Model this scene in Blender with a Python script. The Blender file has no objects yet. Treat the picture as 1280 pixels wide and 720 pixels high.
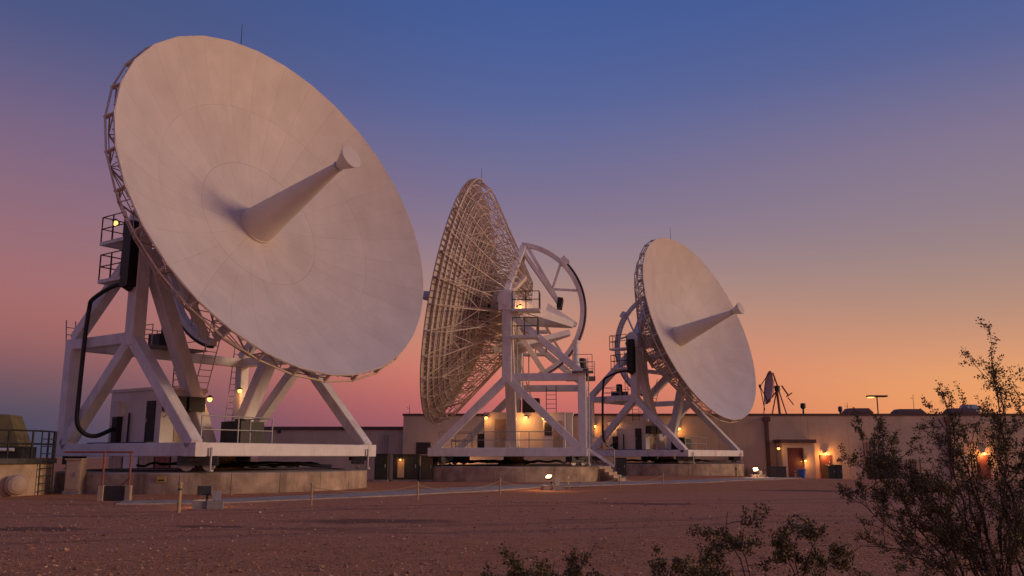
import bpy, math, random
from mathutils import Vector, Matrix
rad = math.radians
random.seed(7)
scene = bpy.context.scene
COL = scene.collection

# ------------------------------------------------------------------ camera
FPX, HZ, CH = 1095.26, 570.6, 1.6           # focal length in px of a 1280 px wide frame, horizon row, eye height
PITCH = math.atan((HZ - 360) / FPX)
cam = bpy.data.cameras.new('camera')
cam.sensor_width = 36.0
cam.lens = FPX / 1280 * 36.0
cam.clip_end = 6000
camo = bpy.data.objects.new('camera', cam)
camo.location = (0, 0, CH)
camo.rotation_euler = (math.pi / 2 + PITCH, 0, 0)
COL.objects.link(camo)
scene.camera = camo

# ------------------------------------------------------------------ world: dusk sky
def srgb(r, g, b):
    f = lambda c: (c / 12.92 if c <= 0.04045 else ((c + 0.055) / 1.055) ** 2.4)
    return (f(r / 255), f(g / 255), f(b / 255), 1.0)

world = bpy.data.worlds.new('World')
scene.world = world
world.use_nodes = True
wn, wl = world.node_tree.nodes, world.node_tree.links
wn.clear()
tc = wn.new('ShaderNodeTexCoord')
sep = wn.new('ShaderNodeSeparateXYZ')
wl.new(tc.outputs['Generated'], sep.inputs[0])
def wmath(op, a, b=None, clamp=False):
    n = wn.new('ShaderNodeMath'); n.operation = op; n.use_clamp = clamp
    for i, v in enumerate((a, b)):
        if v is None: continue
        if isinstance(v, (int, float)): n.inputs[i].default_value = v
        else: wl.new(v, n.inputs[i])
    return n.outputs[0]
elev = wmath('MULTIPLY', wmath('ARCSINE', sep.outputs['Z']), 180 / math.pi / 40, True)   # 0..40 deg -> 0..1
hx = wmath('MULTIPLY', sep.outputs['X'], sep.outputs['X'])
hy = wmath('MULTIPLY', sep.outputs['Y'], sep.outputs['Y'])
hor = wmath('SQRT', wmath('ADD', wmath('ADD', hx, hy), 1e-6))
side = wmath('DIVIDE', sep.outputs['X'], hor)           # -1 away from the sunset, +1 towards it
def ramp(stops):
    n = wn.new('ShaderNodeValToRGB')
    cr = n.color_ramp
    cr.interpolation = 'B_SPLINE'
    while len(cr.elements) < len(stops): cr.elements.new(0.5)
    for e, (deg, c) in zip(cr.elements, stops):
        e.position = deg / 40
        e.color = srgb(*c)
    wl.new(elev, n.inputs[0])
    return n.outputs[0]
SKY_ANTI = [(0, (66, 72, 96)), (1.6, (72, 74, 98)), (3.2, (88, 78, 98)), (5.2, (130, 87, 99)), (7.2, (162, 99, 100)), (9.5, (166, 106, 110)),
            (12, (155, 108, 117)), (15.5, (138, 104, 125)), (19, (120, 99, 132)), (22, (97, 92, 134)), (25, (74, 85, 132)), (30, (62, 81, 132)), (40, (60, 80, 132))]
SKY_MID = [(0, (160, 92, 108)), (1.8, (178, 96, 106)), (3.6, (206, 106, 104)), (5.4, (222, 126, 108)), (7.2, (214, 138, 114)), (9.4, (190, 140, 124)),
           (11.5, (165, 134, 132)), (14, (144, 124, 142)), (17, (124, 112, 146)), (20, (106, 108, 152)), (23, (86, 101, 157)), (29, (62, 90, 155)), (40, (60, 88, 153))]
SKY_SUN = [(0, (240, 140, 92)), (2, (244, 154, 98)), (4, (240, 164, 106)), (6, (218, 152, 115)), (8, (190, 143, 121)), (10, (172, 138, 127)),
           (12, (158, 132, 133)), (14.5, (143, 125, 139)), (18, (134, 118, 144)), (21, (112, 108, 148)), (24, (86, 99, 151)), (29, (64, 89, 152)), (40, (62, 87, 150))]
def wmix(f, a, b):
    n = wn.new('ShaderNodeMix'); n.data_type = 'RGBA'
    wl.new(f, n.inputs['Factor']); wl.new(a, n.inputs['A']); wl.new(b, n.inputs['B'])
    return n.outputs['Result']
def wrange(v, a, b):
    n = wn.new('ShaderNodeMapRange'); n.interpolation_type = 'SMOOTHSTEP'
    wl.new(v, n.inputs[0]); n.inputs[1].default_value = a; n.inputs[2].default_value = b
    return n.outputs[0]
c_anti, c_mid, c_sun = ramp(SKY_ANTI), ramp(SKY_MID), ramp(SKY_SUN)
skycol = wmix(wrange(side, 0.0, 0.52), wmix(wrange(side, -0.52, 0.06), c_anti, c_mid), c_sun)
bg1 = wn.new('ShaderNodeBackground'); wl.new(skycol, bg1.inputs[0]); bg1.inputs[1].default_value = 0.94
nish = wn.new('ShaderNodeTexSky'); nish.sky_type = 'NISHITA'; nish.sun_disc = False
SUN_ELEV, SUN_AZ = rad(13.0), rad(99)         # compass angle measured from +Y towards +X
nish.sun_elevation = rad(0.5); nish.sun_rotation = SUN_AZ
bg2 = wn.new('ShaderNodeBackground'); wl.new(nish.outputs[0], bg2.inputs[0]); bg2.inputs[1].default_value = 0.02
add = wn.new('ShaderNodeAddShader')
wl.new(bg1.outputs[0], add.inputs[0]); wl.new(bg2.outputs[0], add.inputs[1])
wo = wn.new('ShaderNodeOutputWorld'); wl.new(add.outputs[0], wo.inputs[0])

# ------------------------------------------------------------------ last light of the sunset
sun = bpy.data.lights.new('sun', 'SUN')
sun.energy = 1.3
sun.angle = rad(16)
sun.color = (1.0, 0.65, 0.40)
suno = bpy.data.objects.new('sun', sun)
sd = Vector((math.sin(SUN_AZ) * math.cos(SUN_ELEV), math.cos(SUN_AZ) * math.cos(SUN_ELEV), math.sin(SUN_ELEV)))
suno.rotation_euler = (-sd).to_track_quat('-Z', 'Y').to_euler()
suno.location = (60, 0, 30)
COL.objects.link(suno)

vs = scene.view_settings
vs.view_transform = 'Standard'; vs.look = 'None'; vs.exposure = 0.0; vs.gamma = 1.0; vs.use_curve_mapping = False
scene.cycles.use_denoising = True
scene.cycles.max_bounces = 6

# ------------------------------------------------------------------ layout of the site
R, R0, V0, T0 = 8.815, 4.386, 1.778, 8.385            # reflector radius, rim plane, vertex and horn tip ahead of the elevation axis
XF, XB, W, ZN, H = 4.84, -4.84, 4.82, 6.66, 11.83     # alidade: base half length, half width, node height, axis height
ZB = 1.6
FOC = R * R / (4 * (R0 - V0))
ANT = [dict(p=(-13.64, 41.70), az=rad(-34.43), el=rad(20.2)),
       dict(p=(0.12, 61.94), az=rad(174.74), el=rad(10.9)),
       dict(p=(13.94, 80.84), az=rad(-40.17), el=rad(17.5))]
PAD_R = [6.8, 6.7, 6.8]

def smooth(a, b, t):
    t = max(0, min(1, (t - a) / (b - a)))
    return t * t * (3 - 2 * t)
def gz(x, y):
    z = -0.75 * smooth(56, 90, y)
    for (c, h, s) in ((ANT[0]['p'], 0.20, 9.0), (ANT[2]['p'], 0.60, 9.5)):
        d2 = (x - c[0]) ** 2 + (y - c[1]) ** 2
        z += h * math.exp(-d2 / (2 * s * s))
    z += 0.05 * math.sin(x * 0.31 + 1.3) * math.sin(y * 0.27) * smooth(10, 22, y) * (1 - smooth(50, 60, y))
    return z
def ray(px, py):
    a = (px - 640) / FPX; b = (360 - py) / FPX
    return Vector((a, math.cos(PITCH) - b * math.sin(PITCH), math.sin(PITCH) + b * math.cos(PITCH)))
def at(px, py, y):                 # the point of the place seen at a pixel when it stands y metres ahead
    d = ray(px, py); t = y / d.y
    return Vector((d.x * t, y, CH + d.z * t))
def onground(px, py):
    d = ray(px, py); t = 4.0
    while t < 120:
        x, y, z = d.x * t, d.y * t, CH + d.z * t
        if z < gz(x, y): break
        t += 0.05
    return Vector((d.x * t, d.y * t, gz(d.x * t, d.y * t)))

# ------------------------------------------------------------------ materials
MATS = {}
def mat(name, base, rough=0.6, metal=0.0, var=0.12, scale=2.0, dirt=None, dirt_amt=0.0, bump=0.0, bump_scale=40.0,
        streak=False, objrand=0.0, place=False, emit=None, emit_s=0.0, spec=0.5):
    if name in MATS: return MATS[name]
    m = bpy.data.materials.new(name); m.use_nodes = True
    n, l = m.node_tree.nodes, m.node_tree.links
    b = n['Principled BSDF']
    b.inputs['Roughness'].default_value = rough
    b.inputs['Metallic'].default_value = metal
    b.inputs['Specular IOR Level'].default_value = spec
    t = n.new('ShaderNodeTexCoord')
    if place:
        src = n.new('ShaderNodeNewGeometry').outputs['Position']
    else:
        src = t.outputs['Object']
    mp = n.new('ShaderNodeMapping'); l.new(src, mp.inputs[0])
    if streak: mp.inputs['Scale'].default_value = (1, 1, 0.16)
    ns = n.new('ShaderNodeTexNoise'); ns.inputs['Scale'].default_value = scale; ns.inputs['Detail'].default_value = 8; ns.inputs['Roughness'].default_value = 0.62
    l.new(src, ns.inputs['Vector'])
    r = n.new('ShaderNodeValToRGB')
    lo = [max(0, c * (1 - var * 1.6)) for c in base] + [1]; hi = [min(1, c * (1 + var)) for c in base] + [1]
    r.color_ramp.elements[0].position = 0.3; r.color_ramp.elements[0].color = lo
    r.color_ramp.elements[1].position = 0.72; r.color_ramp.elements[1].color = hi
    l.new(ns.outputs['Fac'], r.inputs[0])
    col = r.outputs[0]
    if dirt:
        n2 = n.new('ShaderNodeTexNoise'); n2.inputs['Scale'].default_value = scale * 0.55; n2.inputs['Detail'].default_value = 10; n2.inputs['Roughness'].default_value = 0.7
        l.new(mp.outputs[0], n2.inputs['Vector'])
        r2 = n.new('ShaderNodeValToRGB')
        r2.color_ramp.elements[0].position = 0.50; r2.color_ramp.elements[0].color = (0, 0, 0, 1)
        r2.color_ramp.elements[1].position = 0.75; r2.color_ramp.elements[1].color = (dirt_amt,) * 3 + (1,)
        l.new(n2.outputs['Fac'], r2.inputs[0])
        mx = n.new('ShaderNodeMix'); mx.data_type = 'RGBA'
        l.new(r2.outputs[0], mx.inputs['Factor']); l.new(col, mx.inputs['A']); mx.inputs['B'].default_value = tuple(dirt) + (1,)
        col = mx.outputs['Result']
    if objrand:
        oi = n.new('ShaderNodeObjectInfo')
        mr = n.new('ShaderNodeMapRange'); l.new(oi.outputs['Random'], mr.inputs[0])
        mr.inputs[3].default_value = 1 - objrand; mr.inputs[4].default_value = 1.0
        hs = n.new('ShaderNodeHueSaturation'); l.new(mr.outputs[0], hs.inputs['Value']); l.new(col, hs.inputs['Color'])
        col = hs.outputs[0]
    l.new(col, b.inputs['Base Color'])
    if bump:
        n3 = n.new('ShaderNodeTexNoise'); n3.inputs['Scale'].default_value = bump_scale; n3.inputs['Detail'].default_value = 6
        l.new(t.outputs['Object'], n3.inputs['Vector'])
        bp = n.new('ShaderNodeBump'); bp.inputs['Strength'].default_value = bump; bp.inputs['Distance'].default_value = 0.03
        l.new(n3.outputs['Fac'], bp.inputs['Height']); l.new(bp.outputs[0], b.inputs['Normal'])
    if emit:
        b.inputs['Emission Color'].default_value = tuple(emit) + (1,)
        b.inputs['Emission Strength'].default_value = emit_s
    MATS[name] = m
    return m

M_panel = mat('reflector paint', (0.64, 0.57, 0.525), 0.5, var=0.07, scale=0.55, dirt=(0.42, 0.33, 0.27), dirt_amt=0.28, streak=True, objrand=0.05, place=True, spec=0.35, bump=0.06, bump_scale=3.0)
M_white = mat('white steel paint', (0.80, 0.76, 0.73), 0.5, var=0.08, scale=1.7, dirt=(0.36, 0.24, 0.17), dirt_amt=0.55, streak=True, place=True, spec=0.35)
M_truss = mat('truss paint', (0.72, 0.59, 0.47), 0.6, var=0.1, scale=2, dirt=(0.25, 0.17, 0.13), dirt_amt=0.5, spec=0.3)
M_cabin = mat('cabin paint', (0.76, 0.70, 0.66), 0.6, var=0.06, scale=0.9, dirt=(0.32, 0.25, 0.2), dirt_amt=0.4, streak=True)
M_dark = mat('dark steel', (0.035, 0.033, 0.034), 0.55, var=0.3, scale=5)
M_black = mat('black rubber', (0.012, 0.012, 0.013), 0.5, var=0.3, scale=6)
M_galv = mat('galvanised steel', (0.42, 0.41, 0.41), 0.45, metal=0.35, var=0.15, scale=6)
M_grate = mat('grey grating', (0.22, 0.21, 0.21), 0.6, var=0.2, scale=8)
M_conc = mat('weathered concrete', (0.50, 0.37, 0.25), 0.9, var=0.30, scale=1.1, place=True, dirt=(0.11, 0.065, 0.045), dirt_amt=0.95, streak=True, bump=0.5, bump_scale=18)
M_concp = mat('path concrete', (0.42, 0.33, 0.26), 0.92, var=0.2, scale=2.2, dirt=(0.17, 0.11, 0.09), dirt_amt=0.7, bump=0.4, bump_scale=30)
M_block = mat('concrete block', (0.30, 0.27, 0.25), 0.9, var=0.2, scale=5, bump=0.5, bump_scale=40)
M_stucco = mat('tan stucco', (0.60, 0.45, 0.32), 0.92, place=True, var=0.1, scale=0.35, dirt=(0.25, 0.18, 0.15), dirt_amt=0.55, streak=True, bump=0.35, bump_scale=30)
M_coping = mat('brown coping', (0.11, 0.06, 0.05), 0.7, var=0.2, scale=3)
M_brown = mat('brown metal', (0.12, 0.05, 0.04), 0.55, var=0.2, scale=3)
M_door = mat('maroon door', (0.13, 0.035, 0.035), 0.5, var=0.15, scale=3)
M_rust = mat('red oxide pipe', (0.30, 0.10, 0.065), 0.7, var=0.25, scale=6)
M_green = mat('dark green enamel', (0.022, 0.032, 0.028), 0.5, var=0.2, scale=3, dirt=(0.09, 0.07, 0.05), dirt_amt=0.5)
M_olive = mat('olive canvas', (0.17, 0.14, 0.07), 0.85, var=0.2, scale=2, dirt=(0.08, 0.06, 0.03), dirt_amt=0.6)
M_yellow = mat('yellow bollard paint', (0.46, 0.33, 0.16), 0.6, var=0.15, scale=6, dirt=(0.2, 0.12, 0.06), dirt_amt=0.6)
M_rope = mat('rope', (0.36, 0.27, 0.17), 0.9, var=0.2, scale=10)
M_blue = mat('blue plastic', (0.02, 0.10, 0.42), 0.45, var=0.1, scale=5)
M_sign = mat('yellow sign', (0.50, 0.36, 0.08), 0.6, var=0.1, scale=6)
M_pale = mat('pale cabinet paint', (0.48, 0.36, 0.26), 0.65, var=0.12, scale=2.5, dirt=(0.2, 0.12, 0.08), dirt_amt=0.6)
M_roofg = mat('roof gravel', (0.14, 0.11, 0.10), 0.95, var=0.25, scale=4)
M_glass = mat('dark window glass', (0.02, 0.02, 0.025), 0.12, var=0.1, scale=2)
M_bulb = mat('lamp glow', (1, 0.6, 0.25), 0.4, var=0.0, emit=(1.0, 0.46, 0.12), emit_s=2.6)
M_flood = mat('flood glow', (1, 0.8, 0.6), 0.4, var=0.0, emit=(1.0, 0.72, 0.42), emit_s=4)
M_wood = mat('creosote bark', (0.085, 0.05, 0.035), 0.9, var=0.3, scale=20)

def leaf_material():
    m = bpy.data.materials.new('creosote leaf'); m.use_nodes = True
    n, l = m.node_tree.nodes, m.node_tree.links
    b = n['Principled BSDF']
    b.inputs['Roughness'].default_value = 0.5; b.inputs['Specular IOR Level'].default_value = 0.25
    g = n.new('ShaderNodeNewGeometry')
    r = n.new('ShaderNodeValToRGB')
    e = r.color_ramp.elements
    e[0].position = 0; e[0].color = (0.065, 0.06, 0.02, 1); e[1].position = 1; e[1].color = (0.30, 0.19, 0.075, 1)
    k = e.new(0.8); k.color = (0.16, 0.125, 0.045, 1)
    l.new(g.outputs['Random Per Island'], r.inputs[0]); l.new(r.outputs[0], b.inputs['Base Color'])
    return m
M_leaf = leaf_material()

def stone_material():
    m = bpy.data.materials.new('gravel stone'); m.use_nodes = True
    n, l = m.node_tree.nodes, m.node_tree.links
    b = n['Principled BSDF']; b.inputs['Roughness'].default_value = 0.9; b.inputs['Specular IOR Level'].default_value = 0.2
    g = n.new('ShaderNodeNewGeometry')
    r = n.new('ShaderNodeValToRGB'); e = r.color_ramp.elements
    e[0].position = 0; e[0].color = (0.228, 0.101, 0.057, 1); e[1].position = 1; e[1].color = (0.900, 0.631, 0.385, 1)
    for p, c in ((0.45, (0.380, 0.186, 0.101, 1)), (0.8, (0.506, 0.270, 0.150, 1)), (0.95, (0.632, 0.383, 0.226, 1))):
        k = e.new(p); k.color = c
    l.new(g.outputs['Random Per Island'], r.inputs[0]); l.new(r.outputs[0], b.inputs['Base Color'])
    return m
M_stone = stone_material()

def ground_material():
    m = bpy.data.materials.new('red gravel ground'); m.use_nodes = True
    n, l = m.node_tree.nodes, m.node_tree.links
    b = n['Principled BSDF']; b.inputs['Roughness'].default_value = 0.95; b.inputs['Specular IOR Level'].default_value = 0.15
    g = n.new('ShaderNodeNewGeometry')
    def noise(s, d=6, rr=0.6, vec=None):
        q = n.new('ShaderNodeTexNoise'); q.inputs['Scale'].default_value = s; q.inputs['Detail'].default_value = d; q.inputs['Roughness'].default_value = rr
        l.new(vec or g.outputs['Position'], q.inputs['Vector']); return q.outputs['Fac']
    def rmp(f, st):
        q = n.new('ShaderNodeValToRGB'); e = q.color_ramp.elements
        while len(e) < len(st): e.new(0.5)
        for k, (p, c) in zip(e, st): k.position = p; k.color = tuple(c) + (1,)
        l.new(f, q.inputs[0]); return q.outputs[0]
    def mix(f, a, bb, mode='MIX'):
        q = n.new('ShaderNodeMix'); q.data_type = 'RGBA'; q.blend_type = mode
        for s, v in (('Factor', f), ('A', a), ('B', bb)):
            if isinstance(v, (int, float)): q.inputs[s].default_value = v
            elif isinstance(v, tuple): q.inputs[s].default_value = v
            else: l.new(v, q.inputs[s])
        return q.outputs['Result']
    vor = n.new('ShaderNodeTexVoronoi'); vor.inputs['Scale'].default_value = 26; vor.inputs['Randomness'].default_value = 1
    l.new(g.outputs['Position'], vor.inputs['Vector'])
    cellc = n.new('ShaderNodeSeparateColor'); l.new(vor.outputs['Color'], cellc.inputs[0])
    pebble = rmp(cellc.outputs[0], [(0.0, (0.15, 0.055, 0.028)), (0.35, (0.38, 0.145, 0.065)), (0.7, (0.63, 0.26, 0.112)), (0.92, (0.64, 0.32, 0.16)), (1.0, (0.66, 0.48, 0.34))])
    dirt = rmp(noise(0.9, 10, 0.7), [(0.3, (0.37, 0.13, 0.058)), (0.55, (0.60, 0.23, 0.098)), (0.8, (0.62, 0.28, 0.125))])
    c = mix(rmp(noise(2.2, 5), [(0.38, (0.15,) * 3), (0.62, (0.85,) * 3)]), dirt, pebble)
    # packed wheel tracks of the service drive crossing the yard
    sp = n.new('ShaderNodeSeparateXYZ'); l.new(g.outputs['Position'], sp.inputs[0])
    def mth(op, a, bb=None):
        q = n.new('ShaderNodeMath'); q.operation = op
        for i, v in enumerate((a, bb)):
            if v is None: continue
            if isinstance(v, (int, float)): q.inputs[i].default_value = v
            else: l.new(v, q.inputs[i])
        return q.outputs[0]
    wob = mth('MULTIPLY', noise(0.12, 4), 5.0)
    lane = mth('ADD', mth('SUBTRACT', sp.outputs['Y'], mth('MULTIPLY', sp.outputs['X'], 0.35)), wob)
    band = n.new('ShaderNodeMapRange'); band.interpolation_type = 'SMOOTHSTEP'
    l.new(mth('ABSOLUTE', mth('SUBTRACT', lane, 30.0)), band.inputs[0])
    band.inputs[1].default_value = 10.5; band.inputs[2].default_value = 8.0
    packed = rmp(noise(3.0, 10, 0.75), [(0.3, (0.38, 0.15, 0.085)), (0.7, (0.64, 0.29, 0.155))])
    c = mix(mth('MULTIPLY', band.outputs[0], 0.75), c, packed)
    # tyre tracks pressed into the drive
    for tl in (22.6, 24.4, 31.0, 32.8):
        tk_ = n.new('ShaderNodeMapRange'); tk_.interpolation_type = 'SMOOTHSTEP'
        l.new(mth('ABSOLUTE', mth('SUBTRACT', lane, tl)), tk_.inputs[0])
        tk_.inputs[1].default_value = 0.42; tk_.inputs[2].default_value = 0.12
        c = mix(mth('MULTIPLY', tk_.outputs[0], mth('MULTIPLY', noise(0.5, 5), 0.7)), c, (0.15, 0.075, 0.06, 1))
    # random stains, then dark elongated patches at set places
    strv = n.new('ShaderNodeMapping'); strv.inputs['Scale'].default_value = (0.16, 0.42, 1); l.new(g.outputs['Position'], strv.inputs[0])
    stain = rmp(noise(0.8, 7, 0.6, strv.outputs[0]), [(0.60, (0,) * 3), (0.70, (0.55,) * 3)])
    c = mix(stain, c, (0.10, 0.05, 0.04, 1))
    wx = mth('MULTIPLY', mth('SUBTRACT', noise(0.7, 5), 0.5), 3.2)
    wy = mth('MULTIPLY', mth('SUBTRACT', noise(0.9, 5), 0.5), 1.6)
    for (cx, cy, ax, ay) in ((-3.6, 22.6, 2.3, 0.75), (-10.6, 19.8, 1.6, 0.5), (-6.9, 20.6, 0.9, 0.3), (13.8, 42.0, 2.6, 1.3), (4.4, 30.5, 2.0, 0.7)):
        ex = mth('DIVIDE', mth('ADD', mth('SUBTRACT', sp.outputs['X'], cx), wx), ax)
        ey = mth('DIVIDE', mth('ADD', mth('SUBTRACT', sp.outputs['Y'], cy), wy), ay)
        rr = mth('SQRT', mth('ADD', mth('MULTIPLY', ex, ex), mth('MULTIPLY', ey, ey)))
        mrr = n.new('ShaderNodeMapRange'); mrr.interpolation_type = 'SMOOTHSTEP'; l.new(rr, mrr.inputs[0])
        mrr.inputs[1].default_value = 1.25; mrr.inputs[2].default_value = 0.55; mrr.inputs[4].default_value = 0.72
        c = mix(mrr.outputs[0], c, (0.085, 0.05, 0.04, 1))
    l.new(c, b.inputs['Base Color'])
    bp = n.new('ShaderNodeBump'); bp.inputs['Strength'].default_value = 0.9; bp.inputs['Distance'].default_value = 0.035
    hgt = mth('ADD', mth('MULTIPLY', vor.outputs['Distance'], -0.8), mth('MULTIPLY', noise(9, 6), 1.2))
    l.new(hgt, bp.inputs['Height']); l.new(bp.outputs[0], b.inputs['Normal'])
    return m
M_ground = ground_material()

# ------------------------------------------------------------------ mesh helpers
class MB:
    def __init__(s): s.v = []; s.f = []; s.sm = []
    def add(s, vs, fs, smooth=False):
        o = len(s.v); s.v += [tuple(p) for p in vs]
        for f in fs: s.f.append(tuple(i + o for i in f)); s.sm.append(smooth)
        return s
    def box(s, a, b):
        x0, y0, z0 = a; x1, y1, z1 = b
        return s.add([(x0, y0, z0), (x1, y0, z0), (x1, y1, z0), (x0, y1, z0), (x0, y0, z1), (x1, y0, z1), (x1, y1, z1), (x0, y1, z1)],
                     [(0, 3, 2, 1), (4, 5, 6, 7), (0, 1, 5, 4), (1, 2, 6, 5), (2, 3, 7, 6), (3, 0, 4, 7)])
    def beam(s, p, q, w, h, up=(0, 0, 1), w2=None, h2=None, chamfer=0.0):
        """box section beam from p to q, w across, h along up"""
        p, q = Vector(p), Vector(q); d = (q - p).normalized(); up = Vector(up)
        if abs(d.dot(up)) > 0.98: up = Vector((1, 0, 0)) if abs(d.x) < 0.9 else Vector((0, 1, 0))
        sx = d.cross(up).normalized(); sy = sx.cross(d).normalized()
        w2 = w if w2 is None else w2; h2 = h if h2 is None else h2
        def sec(c, w, h):
            k = min(w, h) * chamfer
            if not chamfer: pts = [(-w / 2, -h / 2), (w / 2, -h / 2), (w / 2, h / 2), (-w / 2, h / 2)]
            else: pts = [(-w / 2 + k, -h / 2), (w / 2 - k, -h / 2), (w / 2, -h / 2 + k), (w / 2, h / 2 - k), (w / 2 - k, h / 2), (-w / 2 + k, h / 2), (-w / 2, h / 2 - k), (-w / 2, -h / 2 + k)]
            return [c + sx * a + sy * b for a, b in pts]
        A = sec(p, w, h); B = sec(q, w2, h2); n = len(A)
        return s.add(A + B, [tuple(range(n))[::-1] and tuple(reversed(range(n))), tuple(range(n, 2 * n))] + [(i, (i + 1) % n, n + (i + 1) % n, n + i) for i in range(n)])
    def tube(s, pts, r, n=6, r2=None, cap=True, smooth=True):
        pts = [Vector(p) for p in pts]; L = len(pts)
        vs = []; prev = None
        for i, p in enumerate(pts):
            d = (pts[min(i + 1, L - 1)] - pts[max(i - 1, 0)]).normalized()
            ref = Vector((0, 0, 1)) if abs(d.z) < 0.9 else Vector((1, 0, 0))
            if prev is not None and prev.cross(d).length > 0.05: ref = prev
            a = d.cross(ref).normalized(); b = a.cross(d).normalized(); prev = b
            rr = r if r2 is None else r + (r2 - r) * i / (L - 1)
            vs += [p + (a * math.cos(t * 2 * math.pi / n) + b * math.sin(t * 2 * math.pi / n)) * rr for t in range(n)]
        fs = [(i * n + j, i * n + (j + 1) % n, (i + 1) * n + (j + 1) % n, (i + 1) * n + j) for i in range(L - 1) for j in range(n)]
        s.add(vs, fs, smooth)
        if cap:
            s.add(vs[:n], [tuple(reversed(range(n)))]); s.add(vs[-n:], [tuple(range(n))])
        return s
    def lathe(s, prof, n=24, axis='z', smooth=True, caps=True):
        """prof: (radius, height) pairs"""
        vs = []
        for r, h in prof:
            for i in range(n):
                t = 2 * math.pi * i / n; c, d = r * math.cos(t), r * math.sin(t)
                vs.append((c, d, h) if axis == 'z' else ((h, c, d) if axis == 'x' else (d, h, c)))
        for k in range(len(prof) - 1):
            q = vs[k * n:(k + 2) * n]
            s.add(q, [(j, (j + 1) % n, n + (j + 1) % n, n + j) for j in range(n)], smooth)
        if caps:
            s.add(vs[:n], [tuple(reversed(range(n)))]); s.add(vs[-n:], [tuple(range(n))])
        return s
    def mesh(s, name, m):
        me = bpy.data.meshes.new(name); me.from_pydata(s.v, [], s.f); me.update()
        me.polygons.foreach_set('use_smooth', s.sm)
        me.materials.append(m)
        return me
    def build(s, name, m, parent=None, loc=(0, 0, 0), rot=(0, 0, 0)):
        return link(name, s.mesh(name, m), parent, loc, rot)

def link(name, me, parent=None, loc=(0, 0, 0), rot=(0, 0, 0)):
    o = bpy.data.objects.new(name, me); COL.objects.link(o)
    o.location = loc; o.rotation_euler = rot
    if parent is not None: o.parent = parent
    return o
def empty(name, loc, rz=0.0, label=None, cat=None, group=None):
    o = link(name, None, None, loc, (0, 0, rz)); o.empty_display_size = 0.3
    return tag(o, label, cat, group)
def tag(o, label=None, cat=None, group=None, kind=None):
    for k, v in (('label', label), ('category', cat), ('group', group), ('kind', kind)):
        if v: o[k] = v
    return o
CACHE = {}
def shared(key, fn, m, name):
    if key not in CACHE: CACHE[key] = fn().mesh(name, m)
    return CACHE[key]
def lamp_light(name, parent, loc, power, color=(1.0, 0.40, 0.09), size=0.12):
    d = bpy.data.lights.new(name, 'POINT'); d.energy = power; d.color = color; d.shadow_soft_size = size
    o = bpy.data.objects.new(name, d); COL.objects.link(o); o.location = loc
    if parent: o.parent = parent
    return o

# ------------------------------------------------------------------ ground
def frange_graded():
    ys = [-30, -12, -4] + [2 + i * 1.5 for i in range(66)] + [105, 115, 130, 160, 220, 350, 600, 1200, 2600]
    return ys
gx = [-2600, -1200, -600, -300, -160, -100, -75] + [-60 + 2 * i for i in range(61)] + [75, 100, 160, 300, 600, 1200, 2600]
gy = frange_graded()
gb = MB()
gb.add([(x, y, gz(x, y)) for y in gy for x in gx],
       [(j * len(gx) + i, j * len(gx) + i + 1, (j + 1) * len(gx) + i + 1, (j + 1) * len(gx) + i) for j in range(len(gy) - 1) for i in range(len(gx) - 1)], True)
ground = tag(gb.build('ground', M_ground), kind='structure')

def strip(name, m, pts, lift, thick=None):
    """a sheet along a centre line of (x, y, width), draped on the ground"""
    fine = []
    for (a, b) in zip(pts[:-1], pts[1:]):
        k = max(2, int(math.hypot(b[0] - a[0], b[1] - a[1]) / 1.2))
        fine += [tuple(a[j] + (b[j] - a[j]) * i / k for j in range(3)) for i in range(k)]
    fine.append(tuple(pts[-1]))
    L = len(fine); vs = []; NW = 4
    for i, (x, y, w) in enumerate(fine):
        a = fine[max(0, i - 1)]; b = fine[min(L - 1, i + 1)]
        t = Vector((b[0] - a[0], b[1] - a[1])).normalized(); nrm = Vector((-t.y, t.x))
        for k in range(NW + 1):
            u = (k / NW - 0.5) * w
            e = 0.06 * random.uniform(-1, 1) if k in (0, NW) else 0
            px, py = x + nrm.x * (u + e), y + nrm.y * (u + e)
            vs.append((px, py, gz(px, py) + lift))
    b = MB()
    n = NW + 1
    b.add(vs, [(i * n + k, i * n + k + 1, (i + 1) * n + k + 1, (i + 1) * n + k) for i in range(L - 1) for k in range(NW)], True)
    # edge skirts
    b.add(vs + [(x, y, z - 0.15) for x, y, z in vs], [(i * n, (i + 1) * n, len(vs) + (i + 1) * n, len(vs) + i * n) for i in range(L - 1)] +
          [((i + 1) * n + NW, i * n + NW, len(vs) + i * n + NW, len(vs) + (i + 1) * n + NW) for i in range(L - 1)])
    return b.build(name, m)
pp = []
for px, py, w in ((150, 629, 1.6), (250, 628.5, 1.5), (330, 625, 1.7), (400, 622, 1.9), (480, 618.5, 2.2), (560, 614, 2.5), (640, 609, 2.8), (710, 606.5, 3.0), (790, 604, 3.2), (860, 602.3, 3.2)):
    g = onground(px, py); pp.append((g.x, g.y, w))
pp.append((pp[-1][0] + 6, pp[-1][1] + 6.5, 3.2)); pp.append((pp[-1][0] + 5, pp[-1][1] + 9, 3.2))
tag(strip('path', M_concp, pp, 0.045), kind='structure')
apron = [(16.0, 88.4, 3.0), (26, 88.4, 3.4), (60, 88.4, 3.4)]
tag(strip('pavement', M_concp, apron, 0.06), kind='structure')

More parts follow.
